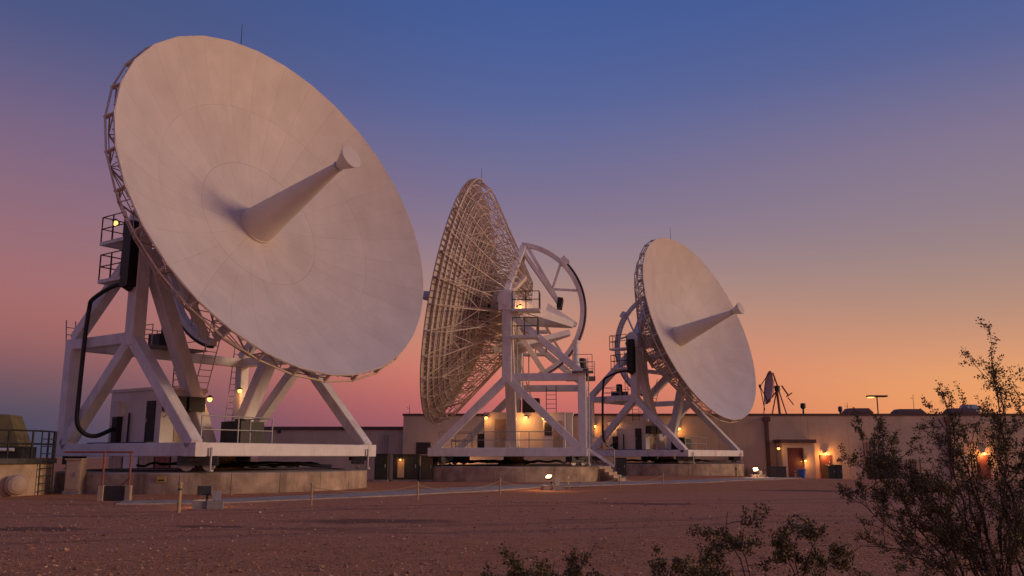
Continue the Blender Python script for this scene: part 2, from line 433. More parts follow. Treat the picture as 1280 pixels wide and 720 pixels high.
# loose stones of the yard
def stones(n, ymin, ymax, smin, smax, seed):
    rnd = random.Random(seed); b = MB()
    base = [Vector(p) for p in ((1, 0, 0), (-1, 0, 0), (0, 1, 0), (0, -1, 0), (0, 0, 1), (0, 0, -1))]
    fc = [(0, 2, 4), (2, 1, 4), (1, 3, 4), (3, 0, 4), (2, 0, 5), (1, 2, 5), (3, 1, 5), (0, 3, 5)]
    for i in range(n):
        y = ymin + (ymax - ymin) * rnd.random() ** 1.5
        x = rnd.uniform(-0.72, 0.72) * y + rnd.uniform(-2, 2)
        s = smin * (smax / smin) ** (rnd.random() ** 2.2)
        a = rnd.uniform(0, 6.28); ca, sa = math.cos(a), math.sin(a)
        k = (rnd.uniform(0.7, 1.3), rnd.uniform(0.6, 1.1), rnd.uniform(0.4, 0.75))
        z = gz(x, y)
        vs = []
        for p in base:
            q = Vector((p.x * k[0], p.y * k[1], p.z * k[2])) * s * rnd.uniform(0.75, 1.2) + Vector((rnd.uniform(-.25, .25), rnd.uniform(-.25, .25), 0)) * s
            vs.append((x + q.x * ca - q.y * sa, y + q.x * sa + q.y * ca, z + q.z + s * 0.18))
        b.add(vs, fc)
    return b
gsb = stones(26000, 6.5, 32.0, 0.010, 0.038, 3); gbig = stones(450, 7.5, 36.0, 0.035, 0.08, 9); gsb.add(gbig.v, gbig.f)
gs = gsb.build('gravel', M_stone)
tag(gs, 'loose reddish gravel stones scattered over the yard', 'gravel', kind='stuff')

# ------------------------------------------------------------------ antennas
def dish_u(r): return V0 + r * r / (4 * FOC)
RINGS = [(0.9, 3.3, 16, 4, 3), (3.3, 6.0, 32, 4, 4), (6.0, R, 32, 5, 4)]
def panel_mesh(k):
    r1, r2, n, nr, npn = RINGS[k]
    b = MB(); g = 0.002; dphi = math.pi / n
    def P(r, t, off=0.0):         # t in -1..1 across the panel
        ph = t * (dphi - g / r)
        sl = r / (2 * FOC); L = math.sqrt(1 + sl * sl)
        rr = r + off * sl / L; u = dish_u(r) - off / L
        return (u, rr * math.sin(ph), rr * math.cos(ph))
    rs = [r1 + g + (r2 - r1 - 2 * g) * i / nr for i in range(nr + 1)]
    ts = [-1 + 2 * j / npn for j in range(npn + 1)]
    vs = [P(r, t) for r in rs for t in ts]; m = npn + 1
    b.add(vs, [(i * m + j, (i + 1) * m + j, (i + 1) * m + j + 1, i * m + j + 1) for i in range(nr) for j in range(npn)], True)
    # turned-down edges
    for ts_ in (-1, 1):
        e = [P(r, ts_) for r in rs] + [P(r, ts_, 0.07) for r in rs]; q = nr + 1
        b.add(e, [(i, i + 1, q + i + 1, q + i) for i in range(nr)])
    for rr in (rs[0], rs[-1]):
        e = [P(rr, t) for t in ts] + [P(rr, t, 0.07) for t in ts]; q = npn + 1
        b.add(e, [(i, i + 1, q + i + 1, q + i) for i in range(npn)])
    # stiffening ribs on the back
    for t in ((-0.5, 0.0, 0.5) if k else (0.0,)):
        e = [P(r, t, 0.004) for r in rs] + [P(r, t, 0.14) for r in rs]; q = nr + 1
        b.add(e, [(i, i + 1, q + i + 1, q + i) for i in range(nr)])
    for i in range(1, 6):
        r = r1 + (r2 - r1) * i / 6
        e = [P(r, t, 0.004) for t in ts] + [P(r, t, 0.15) for t in ts] + [P(r + 0.07, t, 0.15) for t in ts]; q = npn + 1
        b.add(e, [(j, j + 1, q + j + 1, q + j) for j in range(npn)] + [(q + j, q + j + 1, 2 * q + j + 1, 2 * q + j) for j in range(npn)])
    return b
NR = 32
def back_u(r):                     # back chord of the radial trusses: straight from rim to hub
    if r <= 8.3: return 0.50 + 0.666 * (r - 4.47)
    return 3.05 + (r - 8.3) / (R - 8.3) * (R0 - 0.4 - 3.05)
def rib_mesh():
    b = MB()
    tr = [1.0, 2.3, 3.3, 4.4, 5.5, 6.6, 7.7, R - 0.03]
    T = [Vector((dish_u(r) - 0.17, 0, r)) for r in tr]
    br = [2.3, 3.0, 4.0, 5.0, 6.0, 7.1, 8.3, R - 0.03]
    B = [Vector((back_u(r), 0, r)) for r in br]
    for a, c in zip(T[:-1], T[1:]): b.beam(a, c, 0.05, 0.07, (1, 0, 0))
    for a, c in zip(B[:-1], B[1:]): b.beam(a, c, 0.05, 0.06, (1, 0, 0))
    for i in range(1, 7):
        b.beam(B[i], T[i], 0.034, 0.034, (0, 1, 0)); b.beam(B[i], T[i + 1], 0.034, 0.034, (0, 1, 0))
    b.beam(B[0], T[1], 0.08, 0.08, (0, 1, 0)); b.beam(B[0], T[0], 0.07, 0.07, (0, 1, 0))
    b.beam(T[7] + Vector((0.1, 0, 0)), Vector((R0 - 0.55, 0, R + 0.06)), 0.08, 0.10, (0, 0, 1))
    return b
def polar(u, r, ph): return Vector((u, r * math.sin(ph), r * math.cos(ph)))
def hoop_mesh(kind, r):
    b = MB(); d = 2 * math.pi / NR
    f = back_u if kind == 'b' else (lambda q: dish_u(q) - 0.17)
    for i in range(NR): b.beam(polar(f(r), r, i * d), polar(f(r), r, (i + 1) * d), 0.036, 0.036, (1, 0, 0))
    return b
def brace_mesh(r1, r2):
    b = MB(); d = 2 * math.pi / NR
    for i in range(NR):
        a, c = (i, i + 1) if i % 2 else (i + 1, i)
        b.beam(polar(back_u(r1), r1, a * d), polar(back_u(r2), r2, c * d), 0.03, 0.03, (1, 0, 0))
        b.beam(polar(back_u(r1), r1, a * d), polar(dish_u(r1) - 0.17, r1, c * d), 0.028, 0.028, (0, 1, 0))
    return b
def rim_mesh():
    b = MB(); d = 2 * math.pi / NR
    for i in range(NR):
        b.beam(polar(R0 - 0.05, R + 0.02, i * d), polar(R0 - 0.05, R + 0.02, (i + 1) * d), 0.05, 0.07, (1, 0, 0))
        p = polar(R0 - 0.5, R + 0.13, i * d); q = polar(R0 - 0.5, R + 0.13, (i + 1) * d)
        b.tube([p, q], 0.045, 5)
        b.beam(polar(R0 - 0.06, R, i * d), polar(R0 - 0.56, R + 0.16, i * d), 0.06, 0.06)
    return b
GR = 5.05
def arc_beam(a0, a1, r1, r2, w, n, teeth=False):
    b = MB()
    def pt(a, r, y): return (r * math.cos(a), y, r * math.sin(a))
    for i in range(n):
        a = a0 + (a1 - a0) * i / n; c = a0 + (a1 - a0) * (i + (0.5 if teeth else 1)) / n
        v = [pt(a, r1, -w), pt(a, r1, w), pt(a, r2, w), pt(a, r2, -w), pt(c, r1, -w), pt(c, r1, w), pt(c, r2, w), pt(c, r2, -w)]
        fs = [(0, 1, 5, 4), (1, 2, 6, 5), (2, 3, 7, 6), (3, 0, 4, 7)]
        if i == 0 or teeth: fs.append((3, 2, 1, 0))
        if i == n - 1 or teeth: fs.append((4, 5, 6, 7))
        b.add(v, fs)
    return b
def railing(b, pts, h=1.05, r=0.028, mid=2):
    """posts and rails along a polyline"""
    for p in pts: b.tube([p, Vector(p) + Vector((0, 0, h))], r, 5)
    for k in range(mid):
        z = h * (1 - k / mid * 0.95) if mid > 1 else h
        for p, q in zip(pts[:-1], pts[1:]): b.tube([Vector(p) + Vector((0, 0, z)), Vector(q) + Vector((0, 0, z))], r * 0.85, 5)
    return b
def ladder(b, p, q, w=0.45, step=0.32, side=(0, 1, 0), cage=False):
    p, q, s = Vector(p), Vector(q), Vector(side) * w / 2
    b.tube([p - s, q - s], 0.028, 5); b.tube([p + s, q + s], 0.028, 5)
    L = (q - p).length; k = int(L / step)
    for i in range(1, k): c = p + (q - p) * i / k; b.tube([c - s, c + s], 0.018, 4)
    return b
def wall_lamp(name, parent, loc, power, out=(0, -0.2, 0), label=None, cat=None, group=None, size=0.11, bulb=None):
    """bracket, hood and glowing globe"""
    o = Vector(out)
    body = MB(); body.tube([(0, 0, 0.03), o * 0.6 + Vector((0, 0, 0.1)), o + Vector((0, 0, 0.16))], 0.022, 5)
    hood = MB().lathe([(0.03, 0.19), (size * 1.25, 0.10), (size * 1.3, 0.07)], 10)
    body.add([Vector(v) + o for v in hood.v], hood.f, True)
    body.box((-0.06, -0.03, -0.03), (0.06, 0.03, 0.09))
    lo = body.build(name, M_dark, parent, loc)
    if label: tag(lo, label, cat, group)
    g = MB().lathe([(0.02, -size), (size * 0.75, -size * 0.66), (size, 0), (size * 0.75, size * 0.66)], 10)
    gb_ = g.build('bulb', bulb or M_bulb, lo, o)
    lamp_light('lamp_light', lo, o * 1.9 + Vector((0, 0, -size * 1.4)), power)
    return lo

def make_antenna(i, label, cable_side):
    cfg = ANT[i]; el = cfg['el']
    root = empty('satellite_antenna', (cfg['p'][0], cfg['p'][1], 0), cfg['az'], label, 'antenna', 'large dish antennas on concrete pads')
    def part(key, fn, m, name, parent=root, loc=(0, 0, 0), rot=(0, 0, 0)):
        return link(name, shared(key, fn, m, name), parent, loc, rot)
    bw, bh = 0.52, 0.55; zb = ZB + bh / 2
    # base frame
    for s in (-1, 1):
        part(('bs', s), lambda: MB().beam((XB - bw / 2, s * W, zb), (XF + bw / 2, s * W, zb), bw, bh, chamfer=0.05), M_white, 'base_beam')
    for x in (XB, XF):
        part(('bt', x), lambda: MB().beam((x, -W + bw / 2, zb), (x, W - bw / 2, zb), bw * 0.96, bh * 0.97, chamfer=0.05), M_white, 'base_beam')
    zt = ZB + bh
    deck = part('deck', lambda: MB().box((XB + 0.3, -W + 0.3, zt - 0.16), (XF - 0.3, W - 0.3, zt - 0.08)), M_grate, 'deck')
    for s in (-1, 1):
        y = s * W
        part(('post', s), lambda: MB().beam((XB, y, zt), (XB, y, ZN + 0.25), 0.52, 0.52, (1, 0, 0), chamfer=0.05), M_white, 'back_post')
        part(('sb', s), lambda: MB().beam((XB + 0.26, y, ZN), (-0.3, y, ZN), 0.46, 0.48, chamfer=0.05), M_white, 'side_beam')
        part(('twr', s), lambda: MB().beam((0, y, ZN - 0.35), (0, y, H - 0.3), 0.62, 0.62, (1, 0, 0), chamfer=0.05), M_white, 'tower_post')
        for e in (XF, XB):
            part(('lb', s, e), lambda: MB().beam((0.02 * (1 if e > 0 else -1), y, ZN - 0.05), (e * 0.965, y, zt - 0.1), 0.50, 0.52, (0, 1, 0), chamfer=0.05), M_white, 'lower_brace')
        part(('ub', s), lambda: MB().beam((-0.1, y * 0.985, H - 0.9), (XB + 0.05, y * 0.985, ZN + 0.3), 0.46, 0.48, (0, 1, 0), chamfer=0.05), M_white, 'upper_brace')
        part(('ib', s), lambda: MB().beam((0, y * 0.93, H - 1.2), (0, s * 0.75, zt), 0.62, 0.66, (1, 0, 0), chamfer=0.05), M_white, 'inner_brace')
        bear = part(('brg', s), lambda: MB().lathe([(0.45, -0.42), (0.62, -0.38), (0.62, 0.38), (0.45, 0.42)], 18, 'y', False).box((-0.55, -0.38, -0.75), (0.55, 0.38, 0.0)), M_white, 'bearing', loc=(0, y, H))
        # service platforms behind the bearing
        for zz, x0 in ((H - 0.75, -2.2), (H - 2.5, -2.1)):
            yo = s * (W + 0.15)
            pf = part(('pf', s, zz), lambda: MB().box((x0, yo - 0.55, zz - 0.16), (-0.35, yo + 0.55, zz)), M_white, 'platform')
            part(('pfr', s, zz), lambda: railing(MB(), [(-0.4, yo + s * 0.52, zz), (x0 + 0.9, yo + s * 0.52, zz), (x0 + 0.04, yo + s * 0.52, zz), (x0 + 0.04, yo, zz), (x0 + 0.04, yo - s * 0.52, zz)], 1.15, 0.034, 2), M_dark if i != 1 else M_truss, 'railing', pf)
        part(('lad', s), lambda: ladder(MB(), (XB - 0.42, y - s * 0.5, zt), (XB - 0.42, y, ZN + 1.2)), M_galv, 'ladder')
        if not (i == 0 and s < 0): part(('lad2', s), lambda: ladder(MB(), (-0.7, s * (W + 0.35), ZN + 0.2), (-0.7, s * (W + 0.35), H - 0.9)), M_galv, 'ladder')
    part('xb', lambda: MB().beam((XB, -W + 0.26, ZN), (XB, W - 0.26, ZN), 0.46, 0.46, chamfer=0.05), M_white, 'cross_beam')
    dp = part('drvpf', lambda: MB().box((XB - 0.9, -1.6, ZN + 0.24), (XB + 1.2, 1.6, ZN + 0.32)), M_grate, 'drive_platform')
    part('drvr', lambda: railing(MB(), [(XB + 1.1, -1.55, ZN + .32), (XB - 0.85, -1.55, ZN + .32), (XB - 0.85, 0, ZN + .32), (XB - 0.85, 1.55, ZN + .32), (XB + 1.1, 1.55, ZN + .32)], 1.0, 0.03), M_truss, 'railing', dp)
    part('drv', lambda: MB().box((XB - 0.45, -0.75, ZN + 0.32), (XB + 0.5, 0.75, ZN + 1.0)), M_dark, 'drive_motor', dp, loc=(0, 0, 0.003))
    part('drvm', lambda: MB().lathe([(0.3, 0), (0.3, 0.65), (0.2, 0.72)], 14), M_dark, 'motor_housing', dp, loc=(XB, 0, ZN + 1.006))
    # corner post platforms and pipe stub
    for s in (-1, 1):
        if i != 1 or s < 0: continue
        cpf = part(('cpf', s), lambda: MB().box((XB - 0.75, s * W - 0.6, ZN + 0.26), (XB + 0.6, s * W + 0.6, ZN + 0.34)), M_grate, 'platform')
        part(('cpr', s), lambda: railing(MB(), [(XB - 0.7, s * W - 0.55, ZN + .34), (XB - 0.7, s * W + 0.55, ZN + .34), (XB + 0.55, s * W + 0.55, ZN + .34)], 1.05, 0.03), M_truss, 'railing', cpf)
        part(('stub', s), lambda: MB().lathe([(0.32, ZN + 0.35), (0.30, ZN + 0.45), (0.22, ZN + 1.0), (0.20, ZN + 1.1), (0.20, ZN + 2.3), (0.26, ZN + 2.32), (0.26, ZN + 2.5)], 14), M_white, 'jack_screw', loc=(XB + 0.35, s * (W - 1.1), 0))
    # wheels at the corners
    for sx in (-1, 1):
        for sy in (-1, 1):
            bg = part('bogie', lambda: MB().box((-0.75, -0.3, 1.25), (0.75, 0.3, ZB + 0.02)).box((-0.3, -0.42, 1.42), (0.3, 0.42, ZB + 0.01)), M_dark, 'wheel_carriage', loc=(sx * (abs(XF) - 0.35), sy * (W - 0.35), 0), rot=(0, 0, math.atan2(sy, sx) + math.pi / 2))
            for k in (-0.42, 0.42):
                part('wheel', lambda: MB().lathe([(0.24, -0.09), (0.26, -0.07), (0.26, 0.07), (0.24, 0.09)], 16, 'y', False), M_galv, 'wheel', bg, loc=(k, 0, 1.28))
            part('stow', lambda: MB().tube([(0, 0, 1.03), (0, 0, 1.95)], 0.05, 6).lathe([(0.14, 1.02), (0.14, 1.08)], 8), M_galv, 'stow_pin', loc=(sx * (XF + 0.36), sy * (W - 0.4), 0))
    part('pintle', lambda: MB().lathe([(1.1, 1.0), (1.1, 1.3), (0.7, 1.4), (0.7, ZB + 0.3)], 20, smooth=False), M_conc, 'pintle')
    rnd = random.Random(40 + i)
    for k in range(9):
        a0 = rnd.uniform(0, 6.28); pts = []
        r0_, r1_ = rnd.uniform(0.8, 2.0), rnd.uniform(3.5, 5.8)
        for j in range(9):
            t = j / 8; rr = r0_ + (r1_ - r0_) * t; aa = a0 + 1.4 * t + 0.25 * math.sin(5 * t + k)
            pts.append((rr * math.cos(aa), rr * math.sin(aa), 1.10 + 0.16 * abs(math.sin(7 * t + k)) + 0.26 * t * (1 - t)))
        MB().tube(pts, rnd.uniform(0.045, 0.08), 5).build('cable', M_black, root)
    # equipment cabin between the frames
    sgn = -1
    cx0, cx1, cy0, cy1, cz1 = -4.05, -0.1, -3.2, -0.95, 4.52
    cab = part('cab', lambda: MB().box((cx0, cy0, zt - 0.05), (cx1, cy1, cz1)).box((cx0 - 0.08, cy0 - 0.08, cz1 + 0.003), (cx1 + 0.08, cy1 + 0.08, cz1 + 0.14)), M_cabin, 'cabin')
    part('cabdoor', lambda: MB().box((-1.15, cy0 - 0.05, zt + 0.02), (-0.5, cy0 - 0.003, zt + 1.9)), M_dark, 'door', cab)
    part('cabdh', lambda: MB().box((-1.08, cy0 - 0.1, zt + 0.95), (-1.02, cy0 - 0.052, zt + 1.1)), M_galv, 'door_handle', cab)
    part('cabbox', lambda: MB().box((-3.5, cy0 - 0.34, zt + 1.25), (-2.9, cy0 - 0.003, zt + 1.95)), M_white, 'junction_box', cab)
    part('cabblk', lambda: MB().box((-3.4, cy0 - 0.28, zt + 0.02), (-3.0, cy0 - 0.003, zt + 1.22)), M_black, 'cable_duct', cab)
    part('cabpipe', lambda: MB().tube([(-2.35, cy0 - 0.1, zt), (-2.35, cy0 - 0.1, zt + 1.4)], 0.05, 6), M_black, 'conduit', cab)
    for yy in (-2.75, -1.75):
        ac = part(('ac', yy), lambda: MB().box((cx1 + 0.003, yy - 0.42, zt + 1.45), (cx1 + 0.55, yy + 0.42, zt + 2.1)), M_dark, 'air_conditioner', cab)
        part(('acb', yy), lambda: MB().tube([(cx1, yy - 0.3, zt + 1.15), (cx1 + 0.45, yy - 0.3, zt + 1.44)], 0.02, 4).tube([(cx1, yy + 0.3, zt + 1.15), (cx1 + 0.45, yy + 0.3, zt + 1.44)], 0.02, 4), M_dark, 'bracket', cab)
    part('cabvent', lambda: MB().box((cx1 + 0.003, -2.5, zt + 0.1), (cx1 + 0.04, -1.6, zt + 1.1)), M_pale, 'hatch', cab)
    part('chiller', lambda: MB().box((1.1, -1.2, zt - 0.07), (2.5, 0.1, zt + 1.0)), M_dark, 'chiller_unit', loc=(0, 0.3, 0.003))
    part('chfan', lambda: MB().lathe([(0.35, 0), (0.35, 0.12), (0.1, 0.12)], 14), M_dark, 'fan_cowl', loc=(1.8, -0.25, zt + 1.006))
    part('frail', lambda: railing(MB(), [(XF - 0.35, -W + 0.4, zt - .08), (XF - 0.35, -W + 2.2, zt - .08), (XF - 0.35, -W + 4.0, zt - .08), (XF - 1.8, -W + 4.0, zt - .08)], 1.15, 0.032), M_galv, 'railing')
    part('sidewalk', lambda: MB().box((-3.6, -W + 0.35, zt - 0.075), (0.9, -W + 0.8, zt + 0.06)), M_dark, 'walkway')
    part('stairs', lambda: ladder(MB(), (-1.6, -0.2, cz1), (-0.3, -0.2, 8.6), 0.7, 0.3), M_truss, 'stair_ladder')
    part('cabladder', lambda: ladder(MB(), (-2.6, cy1 + .2, cz1 + 0.1), (-2.6, cy1 + .2, cz1 + 2.0), 0.7, 0.3, (1, 0, 0)), M_dark, 'stair_ladder')
    # black cable loop and wrap box
    if cable_side:
        s = cable_side; yo = s * (W + 0.42)
        MB().box((-0.28, s * (W + 0.33), H - 3.0), (0.30, s * (W + 0.75), H - 0.1)).build('cable_wrap', M_black, root)
        pts = [(0.0, yo, H - 2.95), (-0.05, yo, H - 3.1), (-0.6, yo + s * 0.1, H - 2.85), (-1.6, yo + s * 0.1, H - 2.95), (-2.7, yo + s * 0.1, H - 3.3), (-3.05, yo, H - 3.6), (-3.15, yo, H - 4.4), (-3.2, yo, ZN), (-3.25, yo, 4.2), (-3.2, yo, 3.1), (-3.1, yo - s * 0.3, 2.62), (-3.15, yo - s * 0.9, 2.5), (-3.2, s * 3.5, 2.85)]
        out = []
        for a in range(len(pts) - 1):          # Catmull-Rom smoothing
            p0, p1, p2, p3 = [Vector(pts[max(0, min(len(pts) - 1, a + q))]) for q in (-1, 0, 1, 2)]
            for t in (0, .25, .5, .75):
                out.append(0.5 * ((2 * p1) + (p2 - p0) * t + (2 * p0 - 5 * p1 + 4 * p2 - p3) * t * t + (3 * p1 - p0 - 3 * p2 + p3) * t ** 3))
        out.append(Vector(pts[-1]))
        MB().tube(out, 0.10, 7).build('cable', M_black, root)
    # ---- everything that tilts with the reflector
    E = dict(loc=(0, 0, H), rot=(0, -el, 0))
    part('axle', lambda: MB().beam((0, -W + 0.35, 0), (0, W - 0.35, 0), 0.85, 0.85, chamfer=0.08), M_white, 'elevation_axle', **E)
    hub = part('hub', lambda: MB().lathe([(1.7, -0.15), (1.75, 0.4), (1.5, dish_u(1.5) - 0.35)], 24, 'x', False), M_white, 'hub', **E)
    for s in (-1, 1):
        for t in (-1, 1):
            part(('hs', s, t), lambda: MB().beam((0.1, s * 4.2, t * 0.3), (back_u(2.9) - 0.02, s * 1.9, t * 2.2), 0.28, 0.30, chamfer=0.06), M_truss, 'hub_strut', **E)
    back = part('hoop0', lambda: hoop_mesh('b', 2.35), M_truss, 'backing_frame', **E)
    rib = shared('rib', rib_mesh, M_truss, 'rib')
    for k in range(NR): link('rib', rib, back, rot=(-k * 2 * math.pi / NR, 0, 0))
    for kind, r in (('b', 4.0), ('b', 6.0), ('b', 8.3), ('t', 3.3), ('t', 6.0), ('t', 7.7), ('t', 4.7)):
        part(('hp', kind, r), lambda: hoop_mesh(kind, r), M_truss, 'hoop', back)
    for r1, r2 in ((2.35, 4.0), (4.0, 6.0), (6.0, 8.3), (7.1, 8.3)):
        part(('br', r1), lambda: brace_mesh(r1, r2), M_truss, 'hoop_brace', back)
    refl = part('rim', rim_mesh, M_truss, 'reflector', **E)
    for k, (r1, r2, n, nr, npn) in enumerate(RINGS):
        pm = shared(('pan', k), lambda: panel_mesh(k), M_panel, 'panel')
        for j in range(n): link('panel', pm, refl, rot=(-(j + 0.5) * 2 * math.pi / n, 0, 0))
    part('lrod', lambda: MB().tube([(0, 0, 0), (0, 0, 0.15), (0, 0, 1.25)], 0.03, 5, 0.012).box((-0.1, -0.1, -0.1), (0.1, 0.1, 0.05)), M_dark, 'lightning_rod', refl, loc=(R0 - 0.25, 0 if i else -0.9, R + 0.1 - (0 if i else 0.05)), rot=(0, el, 0))
    cone = part('cone', lambda: MB().lathe([(0.95, V0 - 0.05), (0.945, V0 + 0.16), (0.915, V0 + 0.17), (0.90, V0 + 0.3), (0.53, V0 + 3.2), (0.215, T0 - 0.92), (0.20, T0 - 0.82)], 40, 'x'), M_panel, 'feed_cone', **E)
    part('horn', lambda: MB().lathe([(0.20, T0 - 0.82), (0.24, T0 - 0.72), (0.53, T0 - 0.07), (0.565, T0 - 0.03), (0.55, T0)], 32, 'x'), M_panel, 'horn', cone)
    part('hornring', lambda: MB().lathe([(0.20, T0 - 0.93), (0.25, T0 - 0.91), (0.25, T0 - 0.86), (0.20, T0 - 0.84)], 24, 'x'), M_galv, 'flange', cone)
    # elevation gear wheel behind
    gear = part('gear', lambda: arc_beam(rad(86), rad(238), GR - 0.30, GR, 0.17, 44), M_white, 'gear_sector', **E)
    part('rack', lambda: arc_beam(rad(127), rad(237), GR + 0.003, GR + 0.07, 0.17, 60).add([], []), M_black, 'gear_rack', gear)
    part('teeth', lambda: arc_beam(rad(127), rad(237), GR + 0.073, GR + 0.16, 0.15, 90, True), M_black, 'gear_teeth', gear)
    part('stopb', lambda: MB().box((-0.3, -0.32, -0.25), (0.3, 0.32, 0.22)), M_white, 'stop_block', gear, loc=((GR + 0.1) * math.cos(rad(125)), 0, (GR + 0.1) * math.sin(rad(125))), rot=(0, -rad(35), 0))
    def gp(a, r=GR - 0.25): return (r * math.cos(rad(a)), 0, r * math.sin(rad(a)))
    for s in (-1, 1):
        part(('gl', s), lambda: MB().beam((0.25, s * 4.3, 0.4), (gp(88)[0], s * 0.32, gp(88)[2] - 0.15), 0.36, 0.40, (1, 0, 0), chamfer=0.05), M_white, 'gear_leg', gear)
        part(('gb', s), lambda: MB().beam((gp(90)[0], s * 0.45, gp(90)[2] - 0.55), (-3.1, s * 0.4, 1.1), 0.27, 0.30, (0, 1, 0), chamfer=0.05), M_white, 'gear_beam', gear)
        part(('gc', s), lambda: MB().beam((0.1, s * 4.2, -0.05), (-4.3, s * 0.22, -0.25), 0.50, 0.78, (0, 0, 1), 0.26, 0.4), M_white, 'gear_beam', gear)
        part(('gd', s), lambda: MB().beam((0.6, s * 2.2, -3.3), (-4.2, s * 0.26, -0.85), 0.36, 0.36, (0, 1, 0), chamfer=0.05), M_white, 'gear_beam', gear)
        part(('ge', s), lambda: MB().beam((0.3, s * 4.2, -0.5), (gp(234)[0], s * 0.3, gp(234)[2] + 0.1), 0.36, 0.40, (0, 1, 0), chamfer=0.05), M_white, 'gear_leg', gear)
    part('gpy', lambda: MB().beam((-2.3, 0, 0.1), (-4.6, 0, -0.2), 1.9, 1.5, (0, 0, 1), 0.3, 0.3), M_white, 'counterweight_box', gear)
    part('gcap', lambda: MB().box((-3.35, -0.7, 0.75), (-3.0, 0.7, 1.45)), M_black, 'end_cap', gear)
    part('gs1', lambda: MB().tube([(-2.45, 0, 2.1), gp(124)], 0.09, 8), M_white, 'gear_spoke', gear)
    part('gs2', lambda: MB().tube([(-2.45, 0, 2.05), gp(152)], 0.09, 8), M_white, 'gear_spoke', gear)
    part('gs3', lambda: MB().beam((gp(90)[0] - 0.1, 0, gp(90)[2]), (-3.0, 0, 1.3), 0.22, 0.24, (0, 1, 0), chamfer=0.05), M_white, 'gear_spoke', gear)
    part('gs4', lambda: MB().tube([(-2.3, 0, -0.5), gp(212)], 0.09, 8), M_white, 'gear_spoke', gear)
    return root

A1 = make_antenna(0, 'largest white dish antenna tilted up beside the rope fence and pipe rack', -1)
A2 = make_antenna(1, 'dish antenna seen from behind, its bare truss and gear wheel showing', 0)
A3 = make_antenna(2, 'white dish antenna standing closest to the tan building wall', -1)

# ---- lamps that are fixed to the antennas
def antenna_lamp(root, loc, power, out):
    return wall_lamp('lamp', root, loc, power, out, size=0.12)
antenna_lamp(A1, (-1.85, -W - 0.1, H + 0.2), 6, (0.0, -0.15, 0))
antenna_lamp(A1, (XB + 0.3, W - 0.4, 5.1), 22, (0.22, -0.1, 0))
antenna_lamp(A1, (-0.05, -1.05, 4.2), 12, (0.28, 0.1, 0))
antenna_lamp(A2, (-0.6, W - 0.7, H - 0.4), 25, (-0.2, 0, 0.0))
antenna_lamp(A2, (1.75, 1.33, 4.2), 16, (0.0, 0.25, 0))
antenna_lamp(A2, (-2.15, 1.02, 4.2), 20, (0.0, 0.25, 0))
antenna_lamp(A2, (-0.9, -0.93, 4.3), 38, (0.1, 0.3, 0))
antenna_lamp(A3, (-3.4, -2.9, 4.3), 20, (0.0, -0.4, 0))

# ---- second cabin row, stair of the middle antenna
def steel_stair(root, x0, y0, z0, x1, z1, w=0.9):
    b = MB(); n = max(3, int((z0 - z1) / 0.2))
    for s in (-1, 1):
        b.beam((x0, y0 + s * w / 2, z0), (x1, y0 + s * w / 2, z1), 0.05, 0.2)
    st = b.build('stair', M_white, root)
    t = MB()
    for k in range(1, n):
        f = k / n; t.box((x0 + (x1 - x0) * f - 0.13, y0 - w / 2 + 0.03, z0 + (z1 - z0) * f - 0.02), (x0 + (x1 - x0) * f + 0.13, y0 + w / 2 - 0.03, z0 + (z1 - z0) * f + 0.02))
    t.build('tread', M_grate, st)
    r = MB()
    for s in (-1, 1):
        y = y0 + s * w / 2
        r.tube([(x0, y, z0), (x0, y, z0 + 1.05), (x1, y, z1 + 1.05), (x1, y, z1)], 0.03, 5)
        r.tube([(x0, y, z0 + 0.55), (x1, y, z1 + 0.55)], 0.025, 5)
    r.build('handrail', M_galv, st)
steel_stair(A2, XB - 0.3, W - 1.0, ZB + 0.5, XB - 2.0, 0.98)
steel_stair(A3, XB - 0.3, -W + 1.0, ZB + 0.5, XB - 2.0, 0.98)
c2 = MB().box((0.15, -0.4, ZB + 0.48), (1.9, 1.3, 4.5)).box((0.1, -0.45, 4.503), (1.95, 1.35, 4.58)).build('equipment_room', M_cabin, A2)
MB().box((0.45, 1.303, ZB + 0.5), (1.2, 1.34, 4.1)).build('door', M_pale, c2)
c3 = MB().box((-3.6, -0.4, ZB + 0.48), (-2.1, 1.0, 4.5)).box((-3.65, -0.45, 4.503), (-2.05, 1.05, 4.58)).build('equipment_room', M_cabin, A2)
MB().box((-3.45, 1.003, ZB + 0.5), (-2.8, 1.04, 4.0)).build('door', M_pale, c3)
MB().box((-2.7, 1.003, 3.0), (-2.2, 1.04, 3.9)).build('louvre', M_dark, c3)
railing(MB(), [(XF - 0.4, W - 0.3, 2.07), (2.6, W - 0.3, 2.07), (0.6, W - 0.3, 2.07), (-1.4, W - 0.3, 2.07), (-3.4, W - 0.3, 2.07)], 1.1, 0.03).build('railing', M_galv, A2)
MB().box((-0.5, -2.6, 4.67), (-1.7, -1.2, 5.7)).build('cooling_unit', M_black, A2)

